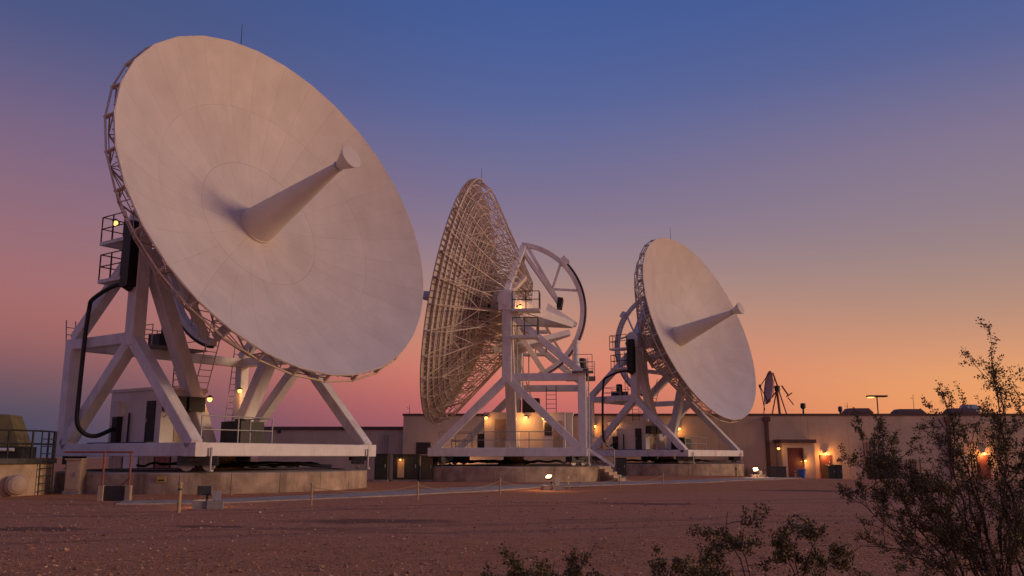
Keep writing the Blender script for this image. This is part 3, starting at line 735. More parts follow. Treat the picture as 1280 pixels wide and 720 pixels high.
# ------------------------------------------------------------------ concrete pads
def pad(i, label, steps_dir, nst=5):
    c = ANT[i]['p']; r = PAD_R[i]
    root = empty('concrete_pad', (c[0], c[1], 0), 0, label, 'concrete pad', 'round concrete pads under the antennas')
    MB().lathe([(r - 0.06, -0.8), (r - 0.06, 0.955), (r - 0.6, 0.985), (0.5, 0.99)], 72, smooth=False).build('slab', M_conc, root)
    def seg():
        b = MB(); k = 5; a0 = math.pi / 22 - 0.0016
        ang = [-a0 + 2 * a0 * q / k for q in range(k + 1)]
        prof = [(r - 0.057, -0.8), (r + 0.015, -0.8), (r, 0.915), (r - 0.03, 0.962), (r - 0.057, 0.964)]
        vs = [(p[0] * math.cos(a), p[0] * math.sin(a), p[1]) for a in ang for p in prof]; m = len(prof)
        b.add(vs, [(q * m + e, (q + 1) * m + e, (q + 1) * m + e + 1, q * m + e + 1) for q in range(k) for e in range(m - 1)])
        b.add(vs[:m], [tuple(range(m))]); b.add(vs[-m:], [tuple(reversed(range(m)))])
        return b
    sm = shared(('padseg', i), seg, M_conc, 'wall_segment')
    for q in range(22): link('wall_segment', sm, root, rot=(0, 0, q * math.pi / 11 + 0.1))
    MB().lathe([(5.75, 0.985), (5.75, 1.03), (5.6, 1.03), (5.6, 0.985)], 72, smooth=False, caps=False).build('track_rail', M_dark, root)
    if steps_dir is not None:
        for k in range(nst):
            z1 = 0.80 - k * 0.19
            MB().box((r - 0.25 + k * 0.30, -0.7, -0.9), (r + 0.05 + (k + 1) * 0.30, 0.7, z1)).build('step', M_conc, root, rot=(0, 0, steps_dir))
    return root
pad(0, 'weathered concrete pad under the largest dish antenna', None)
pad(1, 'concrete pad with steps under the antenna seen from behind', rad(-28))
pad(2, 'concrete pad with steps beside the tan building', rad(-14), 4)
g0 = ANT[0]['p']
# warning sign on the first pad
a_ = rad(-90)
sg = MB().box((-0.02, -0.17, -0.11), (0.02, 0.17, 0.11)).build('warning_sign', M_sign, None, (g0[0] + (PAD_R[0] + 0.035) * math.cos(a_), g0[1] + (PAD_R[0] + 0.035) * math.sin(a_), 0.72), (0, 0, a_))
tag(sg, 'small yellow sign fixed to the weathered pad wall', 'sign')
MB().box((0.022, -0.12, -0.06), (0.026, 0.12, 0.0)).build('print', M_dark, sg)

# ------------------------------------------------------------------ building
YB = 92.0
def bx(px): return at(px, 571, YB).x
ROOF = at(1000, 517, YB).z
ROOFL = at(420, 533, YB).z
GB = -0.95
bld = empty('building', (bx(900), YB, GB), 0, 'long flat-roofed tan stucco building behind the antennas', 'building')
def bpart(b, name, m, parent=bld): 
    off = Vector((bx(900), YB, GB))
    b.v = [tuple(Vector(v) - (off if parent is bld else off)) for v in b.v]
    return b.build(name, m, parent)
xl, xm, xr = bx(320), bx(503), bx(1420)
bpart(MB().box((xl, YB + 0.6, GB), (xm, YB + 14, ROOFL - 0.35)), 'wall', M_stucco)
bpart(MB().box((xl - 0.08, YB + 0.5, ROOFL - 0.348), (xm - 0.003, YB + 14, ROOFL)), 'coping', M_coping)
# main wall in panels separated by recessed joints
joints = [503, 580, 660, 740, 820, 900, 957, 1012, 1062, 1112, 1162, 1212, 1262, 1312, 1366, 1420]
for a, b in zip(joints[:-1], joints[1:]):
    bpart(MB().box((bx(a) + 0.012, YB, GB), (bx(b) - 0.012, YB + 0.3, ROOF - 0.22)), 'wall_panel', M_stucco)
bpart(MB().box((xm + 0.02, YB + 0.05, GB), (xr - 0.02, YB + 14, ROOF - 0.24)), 'wall', M_stucco)
bpart(MB().box((xm - 0.08, YB - 0.08, ROOF - 0.217), (xr + 0.08, YB + 0.42, ROOF)), 'coping', M_coping)
bpart(MB().box((xm, YB + 0.43, ROOF - 0.238), (xr, YB + 14, ROOF - 0.16)), 'roof', M_roofg)
# entrance vestibule
vx0, vx1 = bx(970), bx(1009.5); vz = at(990, 554, YB).z; vd = 2.2
vest = bpart(MB().box((vx0, YB - vd, GB), (vx0 + 0.5, YB - 0.003, vz)).box((bx(996.5), YB - vd, GB), (vx1, YB - 0.003, vz)).box((vx0 + 0.5, YB - vd, at(990, 560, YB).z), (bx(996.5), YB - 0.003, vz)), 'vestibule', M_stucco)
bpart(MB().box((vx0 - 0.18, YB - vd - 0.2, vz + 0.003), (vx1 + 0.18, YB - 0.004, vz + 0.34)), 'canopy', M_coping, vest).location = Vector((0, 0, 0))
bpart(MB().box((vx0 + 0.503, YB - vd + 0.35, GB + 0.25), (bx(996.5) - 0.003, YB - vd + 0.45, at(990, 560, YB).z - 0.003)), 'door', M_door, vest)
bpart(MB().box((bx(993), YB - vd + 0.25, 1.0), (bx(993.6), YB - vd + 0.35, 1.2)), 'door_handle', M_galv, vest)
bpart(MB().box((vx0 - 0.3, YB - vd - 1.3, GB), (vx1 + 0.3, YB - vd - 0.003, GB + 0.24)), 'step', M_conc, vest)
def bdoor(px0, px1, pyt, m=M_door):
    d = bpart(MB().box((bx(px0), YB - 0.06, GB + 0.2), (bx(px1), YB - 0.003, at(px0, pyt, YB).z)), 'door', m)
    f = 0.1; z1 = at(px0, pyt, YB).z
    bpart(MB().box((bx(px0) - f, YB - 0.1, GB + 0.2), (bx(px0) - 0.003, YB - 0.004, z1 + f)).box((bx(px1) + 0.003, YB - 0.1, GB + 0.2), (bx(px1) + f, YB - 0.004, z1 + f)).box((bx(px0) - 0.002, YB - 0.1, z1 + 0.003), (bx(px1) + 0.002, YB - 0.004, z1 + f)), 'door_frame', M_brown, d)
    bpart(MB().box((bx(px1) - 0.22, YB - 0.14, 0.95), (bx(px1) - 0.12, YB - 0.062, 1.1)), 'door_handle', M_galv, d)
bdoor(1026, 1038, 570); bdoor(1222, 1235, 570); bdoor(742, 752, 557, M_pale)
# downspouts
for px in (960, 1188):
    x = bx(px)
    bpart(MB().box((x - 0.16, YB - 0.26, GB + 0.2), (x + 0.16, YB - 0.004, at(px, 527, YB).z)).box((x - 0.34, YB - 0.4, at(px, 527, YB).z + 0.003), (x + 0.34, YB - 0.005, at(px, 521, YB).z)), 'downspout', M_brown)
for px in (1084, 1088, 1093, 1099, 1132, 1137, 1143, 1149):
    x = bx(px)
    bpart(MB().tube([(x, YB - 0.1, GB + 0.3), (x, YB - 0.1, at(px, 552 if px < 1110 else 574, YB).z)], 0.06, 6), 'conduit', M_brown)
for a, b, c, d in ((520, 538, 553, 568), (343, 348, 536.5, 541.5)):
    yy = YB + (0.6 if a < 500 else 0)
    w_ = bpart(MB().box((bx(a), yy - 0.03, at(a, d, YB).z), (bx(b), yy - 0.003, at(a, c, YB).z)), 'louvre', M_dark)
    z0, z1 = at(a, d, YB).z, at(a, c, YB).z; ns = 7 if a > 500 else 3
    for k in range(ns):
        z = z0 + (z1 - z0) * (k + 0.5) / ns
        bpart(MB().box((bx(a) + 0.04, yy - 0.08, z - 0.02), (bx(b) - 0.04, yy - 0.033, z + 0.02)), 'slat', M_brown, w_)
# pipe rack on lower wing
for px in (478, 481, 484):
    x = bx(px); bpart(MB().tube([(x, YB + 0.5, GB + 0.3), (x, YB + 0.5, at(px, 543, YB).z)], 0.05, 6), 'conduit', M_galv)

# ---- roof things
def roof_unit(px0, px1, pyt, label, m=M_brown, y=YB + 5):
    z0 = ROOF - 0.16; x0, x1 = at(px0, 520, y).x, at(px1, 520, y).x; z1 = at(px0, pyt, y).z
    b = MB(); L = x1 - x0; k = min(0.35, L * 0.12)
    h = z1 - z0
    b.add([(0, 0, 0), (L, 0, 0), (L, 2.2, 0), (0, 2.2, 0), (0, 0, h * 0.55), (L, 0, h * 0.55), (L, 2.2, h * 0.55), (0, 2.2, h * 0.55), (k, 0.3, h), (L - k, 0.3, h), (L - k, 1.9, h), (k, 1.9, h)],
          [(0, 1, 5, 4), (1, 2, 6, 5), (2, 3, 7, 6), (3, 0, 4, 7), (4, 5, 9, 8), (5, 6, 10, 9), (6, 7, 11, 10), (7, 4, 8, 11), (8, 9, 10, 11), (3, 2, 1, 0)])
    o = b.build('roof_unit', m, None, (x0, y, z0)); tag(o, label, 'roof unit', 'low equipment housings on the flat roof')
    g = MB()
    for q in range(5): g.box((L * (0.1 + 0.16 * q), -0.03, h * 0.1), (L * (0.1 + 0.16 * q) + L * 0.1, -0.003, h * 0.48))
    g.build('grille', M_dark, o)
roof_unit(1061, 1092, 510, 'brown roof unit beside the flat light mast')
roof_unit(1123, 1158, 511, 'brown roof unit under the small whip aerial')
roof_unit(1190, 1222, 510, 'brown roof unit behind the tall bush, next to a pale box')
roof_unit(1210, 1226, 505.5, 'pale box on the roof behind the tall bush', M_galv, YB + 8)
def roof_vent(px, pyt, label, r=0.28):
    y = YB + 2; p = at(px, pyt, y); h = p.z - (ROOF - 0.16)
    o = MB().lathe([(0.1, 0), (0.1, h - 0.62), (r, h - 0.5), (r, h - 0.15), (r * 0.8, h)], 12).build('roof_vent', M_dark, None, (p.x, y, ROOF - 0.16))
    tag(o, label, 'vent', 'mushroom vents on the flat roof')
    MB().lathe([(0.2, 0.003), (0.16, 0.12)], 10).build('flashing', M_galv, o)
roof_vent(1003.5, 504, 'mushroom vent above the maroon vestibule door')
roof_vent(1050, 508, 'smaller mushroom vent between the vestibule and the roof units', 0.22)
# light mast
lp = at(1096, 495, YB + 6)
lm = empty('light_mast', (lp.x, lp.y, ROOF - 0.16), 0, 'roof mast carrying a wide flat light head', 'light mast')
hh = lp.z - (ROOF - 0.16)
MB().tube([(0, 0, 0), (0, 0, hh - 0.1)], 0.07, 8).build('pole', M_dark, lm)
MB().box((-1.05, -0.4, hh - 0.12), (1.05, 0.4, hh + 0.06)).build('lamp_head', M_dark, lm)
MB().box((-0.98, -0.3, hh - 0.2), (-0.4, 0.3, hh - 0.123)).build('lens', M_bulb, lm)
for px, pyt, lab in ((1141, 493, 'whip aerial on the roof unit near the light mast'), (512, 505, 'thin aerial at the corner of the taller roof'), (1059, 503, 'thin aerial at the edge of the roof unit by the light mast')):
    y = YB + 3 ; p = at(px, pyt, y); z0 = ROOF - 0.16
    o = MB().tube([(0, 0, 0), (0, 0, p.z - z0)], 0.035, 5, 0.02).tube([(-0.3, 0, p.z - z0 - 0.35), (0, 0, p.z - z0 - 0.5)], 0.02, 4).build('aerial', M_dark, None, (p.x, y, z0)); tag(o, lab, 'aerial', 'thin aerials on the roof')
# small rooftop dish
rd_y = YB + 4
rp = at(975, 516, rd_y)
rdz = ROOF - 0.16
rd = empty('roof_dish', (rp.x, rd_y, rdz), 0, 'small maroon-tinted dish with strut arms on the roof', 'dish antenna')
def rpt(px, py): p = at(px, py, rd_y); return Vector((p.x - rp.x, 0, p.z - rdz))
M_rdish = mat('faded red dish paint', (0.70, 0.36, 0.30), 0.5, var=0.1, scale=3)
cd = rpt(963, 484.5); nrm = Vector((-0.99, 0.02, 0.12)).normalized()
Rd = (rpt(963, 463) - rpt(963, 505)).length / 2
db = MB(); n = 28
prof = [(0.02, 0.0), (Rd * 0.35, 0.05), (Rd * 0.7, 0.2), (Rd, 0.42)]
db.lathe(prof, n, 'x', True, False)
dshell = db.build('reflector', M_rdish, rd, cd - nrm * 0.2); dshell.rotation_euler = nrm.to_track_quat('X', 'Z').to_euler()
sb = MB(); ctr = cd - nrm * 0.2
for k in range(8):
    a = k * math.pi / 4; sb.beam((0, 0, 0), (0.30, Rd * 0.9 * math.cos(a), Rd * 0.9 * math.sin(a)), 0.06, 0.08)
so = sb.build('back_rib', M_brown, rd, ctr - nrm * 0.14); so.rotation_euler = nrm.to_track_quat('X', 'Z').to_euler()
MB().lathe([(0.3, -0.35), (0.3, 0.25)], 12).build('mount_head', M_dark, rd, rpt(971.5, 485))
fo = rpt(950, 483)
for pz in (rpt(963, 464), rpt(960, 502), rpt(956, 513)):
    MB().tube([fo, pz], 0.05, 5).build('feed_strut', M_dark, rd)
MB().lathe([(0.1, -0.2), (0.16, 0.2)], 10).build('feed', M_dark, rd, fo)
for a, b, r in (((971, 487), (975, 516), 0.14), ((971, 487), (966, 516), 0.07), ((973, 487), (986, 516), 0.07), ((966, 466), (972, 483), 0.09), ((957, 505), (970, 490), 0.09), ((977, 482), (986, 495), 0.09), ((983, 496), (990, 491), 0.07), ((985, 497), (992, 506), 0.06), ((956, 484), (956, 515), 0.05)):
    p, q = rpt(*a), rpt(*b)
    if b[1] >= 515: q = Vector((q.x, (0.5 if r < 0.1 else 0), 0.0))
    MB().tube([p, q], r, 6).build('strut', M_rust, rd)
MB().box((-0.5, -0.4, 0.0), (0.5, 0.4, 0.14)).build('foot', M_rust, rd, (0.1, 0, 0))

# ---- lamps on the building
for px, py, pw, lab in ((1031, 566, 130, 'orange wall lamp above the maroon door by the vestibule'), (1228, 566, 130, 'orange wall lamp above the door behind the tall bush'),
                        (972, 560, 14, 'small lamp on the vestibule front'), (848, 535, 35, 'orange wall lamp between the braces of the antenna by the wall'), (743, 532, 45, 'orange wall lamp above the pale door')):
    p = at(px, py, YB)
    yv = YB - (vd if px == 972 else 0) - 0.03
    wall_lamp('wall_lamp', None, (at(px, py, yv).x, yv, p.z - 0.05), pw, (0, -0.3, 0), lab, 'lamp', 'orange lamps on the building', 0.16)
p = at(1006, 572, YB)
pier_fill_lamp = wall_lamp('wall_lamp', None, (bx(1005) * (YB - vd) / YB, YB - vd - 0.03, p.z - 0.3), 40, (0.0, -0.3, 0), 'added low amber fill lamp brightening the vestibule pier beside the blue bin', 'lamp', 'orange lamps on the building', 0.12)  # added lamp to give the pier its yellow glow, no real fixture here

# ------------------------------------------------------------------ yard things
def cabinet(px0, px1, pyt, y, label, m, depth=1.0, panels=2, inner=None):
    a, b = at(px0, 590, y), at(px1, 590, y); z0 = gz((a.x + b.x) / 2, y); h = at(px0, pyt, y).z - z0
    w = b.x - a.x
    o = empty('equipment_cabinet', ((a.x + b.x) / 2, y, z0), 0, label, 'cabinet', 'metal cabinets beside the pads')
    MB().box((-w / 2 - 0.05, -0.05, -0.1), (w / 2 + 0.05, depth + 0.05, 0.12)).build('plinth', M_block, o)
    MB().box((-w / 2, 0, 0.123), (w / 2, depth, h - 0.06)).box((-w / 2 - 0.05, -0.06, h - 0.057), (w / 2 + 0.05, depth + 0.05, h)).build('body', m, o)
    for k in range(panels):
        x0 = -w / 2 + w * k / panels + 0.04; x1 = -w / 2 + w * (k + 1) / panels - 0.04
        d = MB().box((x0, -0.035, 0.2), (x1, -0.003, h - 0.16)).build('door', m, o)
        MB().box((x1 - 0.12, -0.075, h * 0.5), (x1 - 0.07, -0.038, h * 0.62)).build('handle', M_galv, d)
    return o, w, h
cabinet(468, 484, 567, 56.5, 'dark green cabinet with one door nearest the weathered pad', M_green, 1.2, 1)
c_, w_, h_ = cabinet(491, 522, 567.5, 57.0, 'wide dark green cabinet with an amber lit bay', M_green, 1.2, 2)
MB().box((-w_ / 2 + 0.30, -0.06, 0.25), (-w_ / 2 + 0.72, -0.038, h_ - 0.3)).build('lit_bay', M_pale, c_)
wall_lamp('lamp', c_, (-w_ / 2 + 0.5, -0.08, h_ - 0.35), 6, (0, -0.2, 0), size=0.06)
cabinet(526, 541, 569, 57.6, 'dark green cabinet with a pale frame beside the pad with steps', M_olive, 0.9, 1)
cabinet(771, 783, 572, 70.5, 'dark green cabinet between two concrete pads', M_green, 0.9, 1)
cabinet(1036, 1053, 581, 88.5, 'green transformer cabinet by the maroon door', M_green, 1.4, 2)
# dark gate / dumpster by the building
gA, gB_ = at(1091, 598, 84), at(1124, 598, 84); gzz = gz(gA.x, 84)
dmp = empty('dumpster', ((gA.x + gB_.x) / 2, 84, gzz), 0, 'dark steel dumpster in front of the conduits', 'dumpster')
wd = gB_.x - gA.x; hd = at(1091, 572, 84).z - gzz
db = MB(); db.add([(-wd / 2 + .15, 0, .15), (wd / 2 - .15, 0, .15), (wd / 2 - .15, 1.6, .15), (-wd / 2 + .15, 1.6, .15), (-wd / 2, -0.1, hd * .85), (wd / 2, -0.1, hd * .85), (wd / 2, 1.7, hd), (-wd / 2, 1.7, hd)],
                  [(0, 1, 5, 4), (1, 2, 6, 5), (2, 3, 7, 6), (3, 0, 4, 7), (4, 5, 6, 7), (3, 2, 1, 0)])
db.build('body', M_dark, dmp)
for k in range(4):
    x = -wd / 2 + 0.3 + (wd - 0.6) * k / 3; MB().beam((x, -0.02, 0.2), (x, -0.13, hd * .83), 0.1, 0.08).build('stiffener', M_dark, dmp)
for sx in (-1, 1):
    for yy in (0.2, 1.4): MB().lathe([(0.1, -0.05), (0.1, 0.05)], 10, 'y').build('wheel', M_black, dmp, (sx * (wd / 2 - 0.35), yy, 0.09))

# rope fence
posts = [(389, 632, 605), (522, 625, 603), (625, 618, 598), (711, 612.5, 596), (775, 609, 595), (829, 606.5, 592)]
pl = []
lab_p = ['thin rope post standing by the path near the weathered pad', 'rope post in front of the dark green cabinets', 'rope post by the path before the lit floodlight',
         'rope post just past the lit floodlight', 'rope post by the concrete steps', 'last rope post before the building yard']
for (px, py, pt_), lab in zip(posts, lab_p):
    g = onground(px, py); h = at(px, pt_, g.y).z - g.z
    o = MB().tube([(0, 0, -0.2), (0, 0, h - 0.03)], 0.032, 8).lathe([(0.036, h - 0.06), (0.045, h - 0.03), (0.036, h + 0.02), (0.01, h + 0.04)], 8).build('rope_post', M_yellow, None, g)
    tag(o, lab, 'post', 'posts of the rope fence')
    MB().tube([(0.06, 0, h - 0.12), (0.09, 0, h - 0.1), (0.06, 0, h - 0.06)], 0.012, 5).build('eye', M_galv, o)
    pl.append(g + Vector((0, 0, h - 0.1)))
for k, (a, b) in enumerate(zip(pl[:-1], pl[1:])):
    mid = (a + b) / 2
    pts = []
    for j in range(13):
        t = j / 12; p = a + (b - a) * t; p.z -= 0.32 * 4 * t * (1 - t) * min(1, (b - a).length / 7); pts.append(p - mid)
    o = MB().tube(pts, 0.013, 5).build('rope', M_rope, None, mid)
    tag(o, ['rope sagging from the post by the weathered pad to the cabinets', 'rope sagging between the cabinets and the lit floodlight', 'rope running past the lit floodlight', 'rope between the lit floodlight and the concrete steps', 'rope leading from the concrete steps to the last post'][k], 'rope', 'ropes of the fence')
# thick bollard
g = onground(223, 641); h = at(223, 602, g.y).z - g.z
o = MB().lathe([(0.055, -0.2), (0.055, h - 0.1), (0.075, h - 0.09), (0.075, h - 0.02), (0.03, h)], 14).build('bollard', M_yellow, None, g)
tag(o, 'thick yellow bollard beside the floodlight block by the path', 'bollard')
MB().lathe([(0.06, h * 0.72), (0.06, h * 0.78)], 14, caps=False).build('band', M_dark, o)
for px, py, pt_, lab in ((957, 603, 584, 'yellow bollard beside the glowing yard light'), (921, 600, 583, 'yellow bollard at the steps by the building'), (995, 603, 588, 'slim yellow bollard next to the blue bin')):
    g = at(px, 600, 70 if px != 921 else 72); g.z = gz(g.x, g.y); h = at(px, pt_, g.y).z - g.z
    o = MB().lathe([(0.1, -0.2), (0.1, h - 0.08), (0.06, h)], 12).build('bollard', M_yellow, None, g); tag(o, lab, 'bollard', 'bollards by the building')
    MB().lathe([(0.104, h * 0.7), (0.104, h * 0.8)], 12, caps=False).build('band', M_dark, o)

def floodlight(px, py, w, label, lit, power=0, y=None, aim=(0, 1, 0.9), hs=1.0):
    g = onground(px, py) if y is None else at(px, 600, y)
    g.z = gz(g.x, g.y)
    o = empty('floodlight', g, 0.25, label, 'floodlight', 'ground floodlights')
    MB().box((-w / 2, -0.22, -0.15), (w / 2, 0.22, 0.26)).build('block', M_block, o)
    MB().box((w * 0.02, -0.30, 0.0), (w / 2 + 0.08, 0.15, 0.24)).build('block', M_block, o, (0.02, 0, 0.003))
    MB().beam((0, -0.05, 0.26), (0, -0.05, 0.42), 0.06, 0.06).build('bracket', M_dark, o)
    a = Vector(aim).normalized()
    hd = MB().beam((0, 0, 0), a * 0.22 * hs, 0.46 * hs, 0.34 * hs, (0, 0, 1), 0.52 * hs, 0.40 * hs).build('lamp_head', M_dark, o, (-0.08, -0.02, 0.55))
    MB().beam(a * (0.22 * hs + 0.003), a * (0.22 * hs + 0.02), 0.46 * hs, 0.34 * hs).build('lens', M_flood if lit else M_glass, hd)
    MB().box((0.16, -0.16, 0.263), (0.40, 0.10, 0.52)).build('ballast_box', M_galv, o)
    if lit: lamp_light('lamp_light', hd, a * (0.5 * hs), power, (1.0, 0.55, 0.25), 0.15)
    return o
floodlight(258, 636, 0.8, 'floodlight on a concrete block beside the thick bollard', True, 14, None, (-0.15, 0.95, -0.1), 0.8)
floodlight(689, 613, 0.9, 'lit floodlight on a concrete block by the path', True, 60, None, (-0.45, -0.4, 0.75), 0.55)
floodlight(946, 603, 1.0, 'lit yard light beside the yellow bollard near the building', True, 90, 68, (-0.3, -0.7, 0.5), 0.7)
floodlight(578, 600, 0.8, 'small uplight washing the building wall behind the antenna seen from behind', True, 160, 90.0, (0, 0.55, 0.8), 0.6)
# blue bin, black box
g = at(1003, 600, 70); g.z = gz(g.x, 70)
bn = MB().lathe([(0.22, 0), (0.30, 0.62), (0.33, 0.63), (0.33, 0.68), (0.28, 0.68), (0.20, 0.05)], 18).build('blue_bin', M_blue, None, g); tag(bn, 'blue plastic bin by the vestibule', 'bin')
MB().tube([(-0.33, 0, 0.6), (-0.36, 0, 0.68), (-0.33, 0, 0.76), (0, 0, 0.84), (0.33, 0, 0.76), (0.36, 0, 0.68), (0.33, 0, 0.6)], 0.014, 5).build('handle', M_galv, bn)
g = at(972, 600, 70); g.z = gz(g.x, 70)
bk = MB().box((-0.6, -0.4, 0.05), (0.6, 0.4, 0.8)).build('equipment_crate', M_dark, None, g); tag(bk, 'low black crate in front of the vestibule', 'crate')
MB().box((-0.64, -0.44, 0.803), (0.64, 0.44, 0.88)).build('lid', M_dark, bk)
MB().box((-0.5, -0.35, 0.0), (0.5, 0.35, 0.047)).build('skid', M_wood, bk)

# red pipe rack at left
p0, p1 = onground(126, 626), onground(160, 626)
yR = p0.y; p1 = Vector((p0.x + 0.93, yR, gz(p0.x + 0.93, yR)))
rk = empty('pipe_rack', ((p0.x + p1.x) / 2, yR, p0.z), 0, 'red oxide pipe rack on two concrete footings', 'pipe rack')
dx = (p1.x - p0.x) / 2; ht = at(126, 565, yR).z - p0.z
for s in (-1, 1):
    MB().box((s * dx - 0.085, -0.1, -0.3), (s * dx + 0.085, 0.1, 0.52)).build('footing', M_conc, rk)
    MB().tube([(s * dx, 0, 0.5), (s * dx, 0, ht)], 0.042, 8).build('post', M_rust, rk)
MB().tube([(-dx - 1.4, 0, ht), (dx + 0.06, 0, ht)], 0.035, 8).build('rail', M_rust, rk)
MB().tube([(-dx + 0.1, 0.02, 0.05), (dx - 0.02, 0.02, 0.75)], 0.03, 6).build('brace', M_rust, rk)
MB().box((-dx + 0.09, -0.03, -0.1), (dx - 0.09, 0.03, 0.5)).build('infill_panel', M_dark, rk)
# pale cabinet
cabinet(82, 100, 573, 35.3, 'pale tan cabinet by the dark ladder', M_pale, 0.5, 1)
# round tank with deck
tk = empty('concrete_tank', (-21.65, 35.1, gz(-21, 35)), 0, 'round concrete tank with a railed steel deck and pipe outlet', 'tank')
MB().lathe([(3.2, -0.4), (3.2, 1.22)], 56, smooth=False).build('tank_wall', M_conc, tk)
MB().lathe([(3.35, 1.223), (3.35, 1.42)], 56, smooth=False).build('deck', M_dark, tk)
ring = [(3.25 * math.cos(rad(a)), 3.25 * math.sin(rad(a)), 1.42) for a in range(-140, 41, 18)]
railing(MB(), ring, 1.05, 0.04, 2).build('railing', M_black, tk)
d_ = Vector((math.cos(rad(-24)), math.sin(rad(-24)), 0))
pipe = MB().lathe([(0.30, -0.1), (0.30, 0.45), (0.40, 0.46), (0.40, 0.56), (0.37, 0.58), (0.33, 0.66), (0.22, 0.73), (0.05, 0.76)], 24, 'x').build('pipe_outlet', M_pale, tk, d_ * 3.11 + Vector((0, 0, 0.45)), (0, 0, rad(-48)))
ladder(MB(), (3.46, -0.1, -0.1), (3.40, -0.1, 2.45), 0.55, 0.28, (0.5, 0.86, 0)).build('ladder', M_black, tk)
# covered machine on the tank
mc = empty('covered_machine', (-20.85, 35.0, tk.location.z + 1.42), 0.2, 'olive canvas-covered machine on the tank deck', 'machine')
mb = MB(); mb.add([(-1.2, -0.8, 0.45), (1.6, -0.8, 0.45), (1.6, 0.8, 0.45), (-1.2, 0.8, 0.45), (-1.2, -0.7, 1.72), (1.12, -0.7, 1.68), (1.12, 0.7, 1.68), (-1.2, 0.7, 1.72)],
                  [(0, 1, 5, 4), (1, 2, 6, 5), (2, 3, 7, 6), (3, 0, 4, 7), (4, 5, 6, 7), (3, 2, 1, 0)])
mb.build('cover', M_olive, mc)
MB().box((-1.3, -0.85, 0.0), (1.75, 0.85, 0.447)).build('chassis', M_dark, mc)
MB().tube([(-1.4, -1.0, 0.33), (1.5, -1.0, 0.33)], 0.07, 8).build('pipe', M_white, mc)
for x in (-0.55, 0.6): MB().beam((x, -0.84, 0.45), (x, -0.76, 1.74), 0.05, 0.05).build('strap', M_black, mc)
# far storage lockers seen under the first antenna
for k, (a, b) in enumerate(((136, 152), (154, 172), (174, 192), (194, 212), (214, 240))):
    y = 66; pa, pb = at(a, 575, y), at(b, 575, y); z0 = gz(pa.x, y); zt_ = at(a, 560 + (k % 2), y).z
    m = (M_pale, M_cabin, M_pale, M_rust, M_pale)[k]; wd = pb.x - pa.x
    o = MB().box((-wd / 2, 0, 0.1), (wd / 2, 1.2, zt_ - z0)).box((-wd / 2 + .1, 0.1, 0), (wd / 2 - .1, 1.1, 0.1)).build('storage_locker', m, None, ((pa.x + pb.x) / 2, y, z0))
    tag(o, ['tan locker at the far end of the row behind the pad', 'cream locker between two tan lockers', 'tan locker beside the rust red locker', 'rust red storage locker in the row behind the pad', 'widest tan locker, past the rust red one'][k], 'locker', 'storage lockers behind the weathered pad')
    for q in range(3): MB().box((-wd / 2 + wd * (q / 3) + 0.04, -0.03, 0.15), (-wd / 2 + wd * ((q + 1) / 3) - 0.04, -0.003, zt_ - z0 - 0.08)).build('door', m, o)

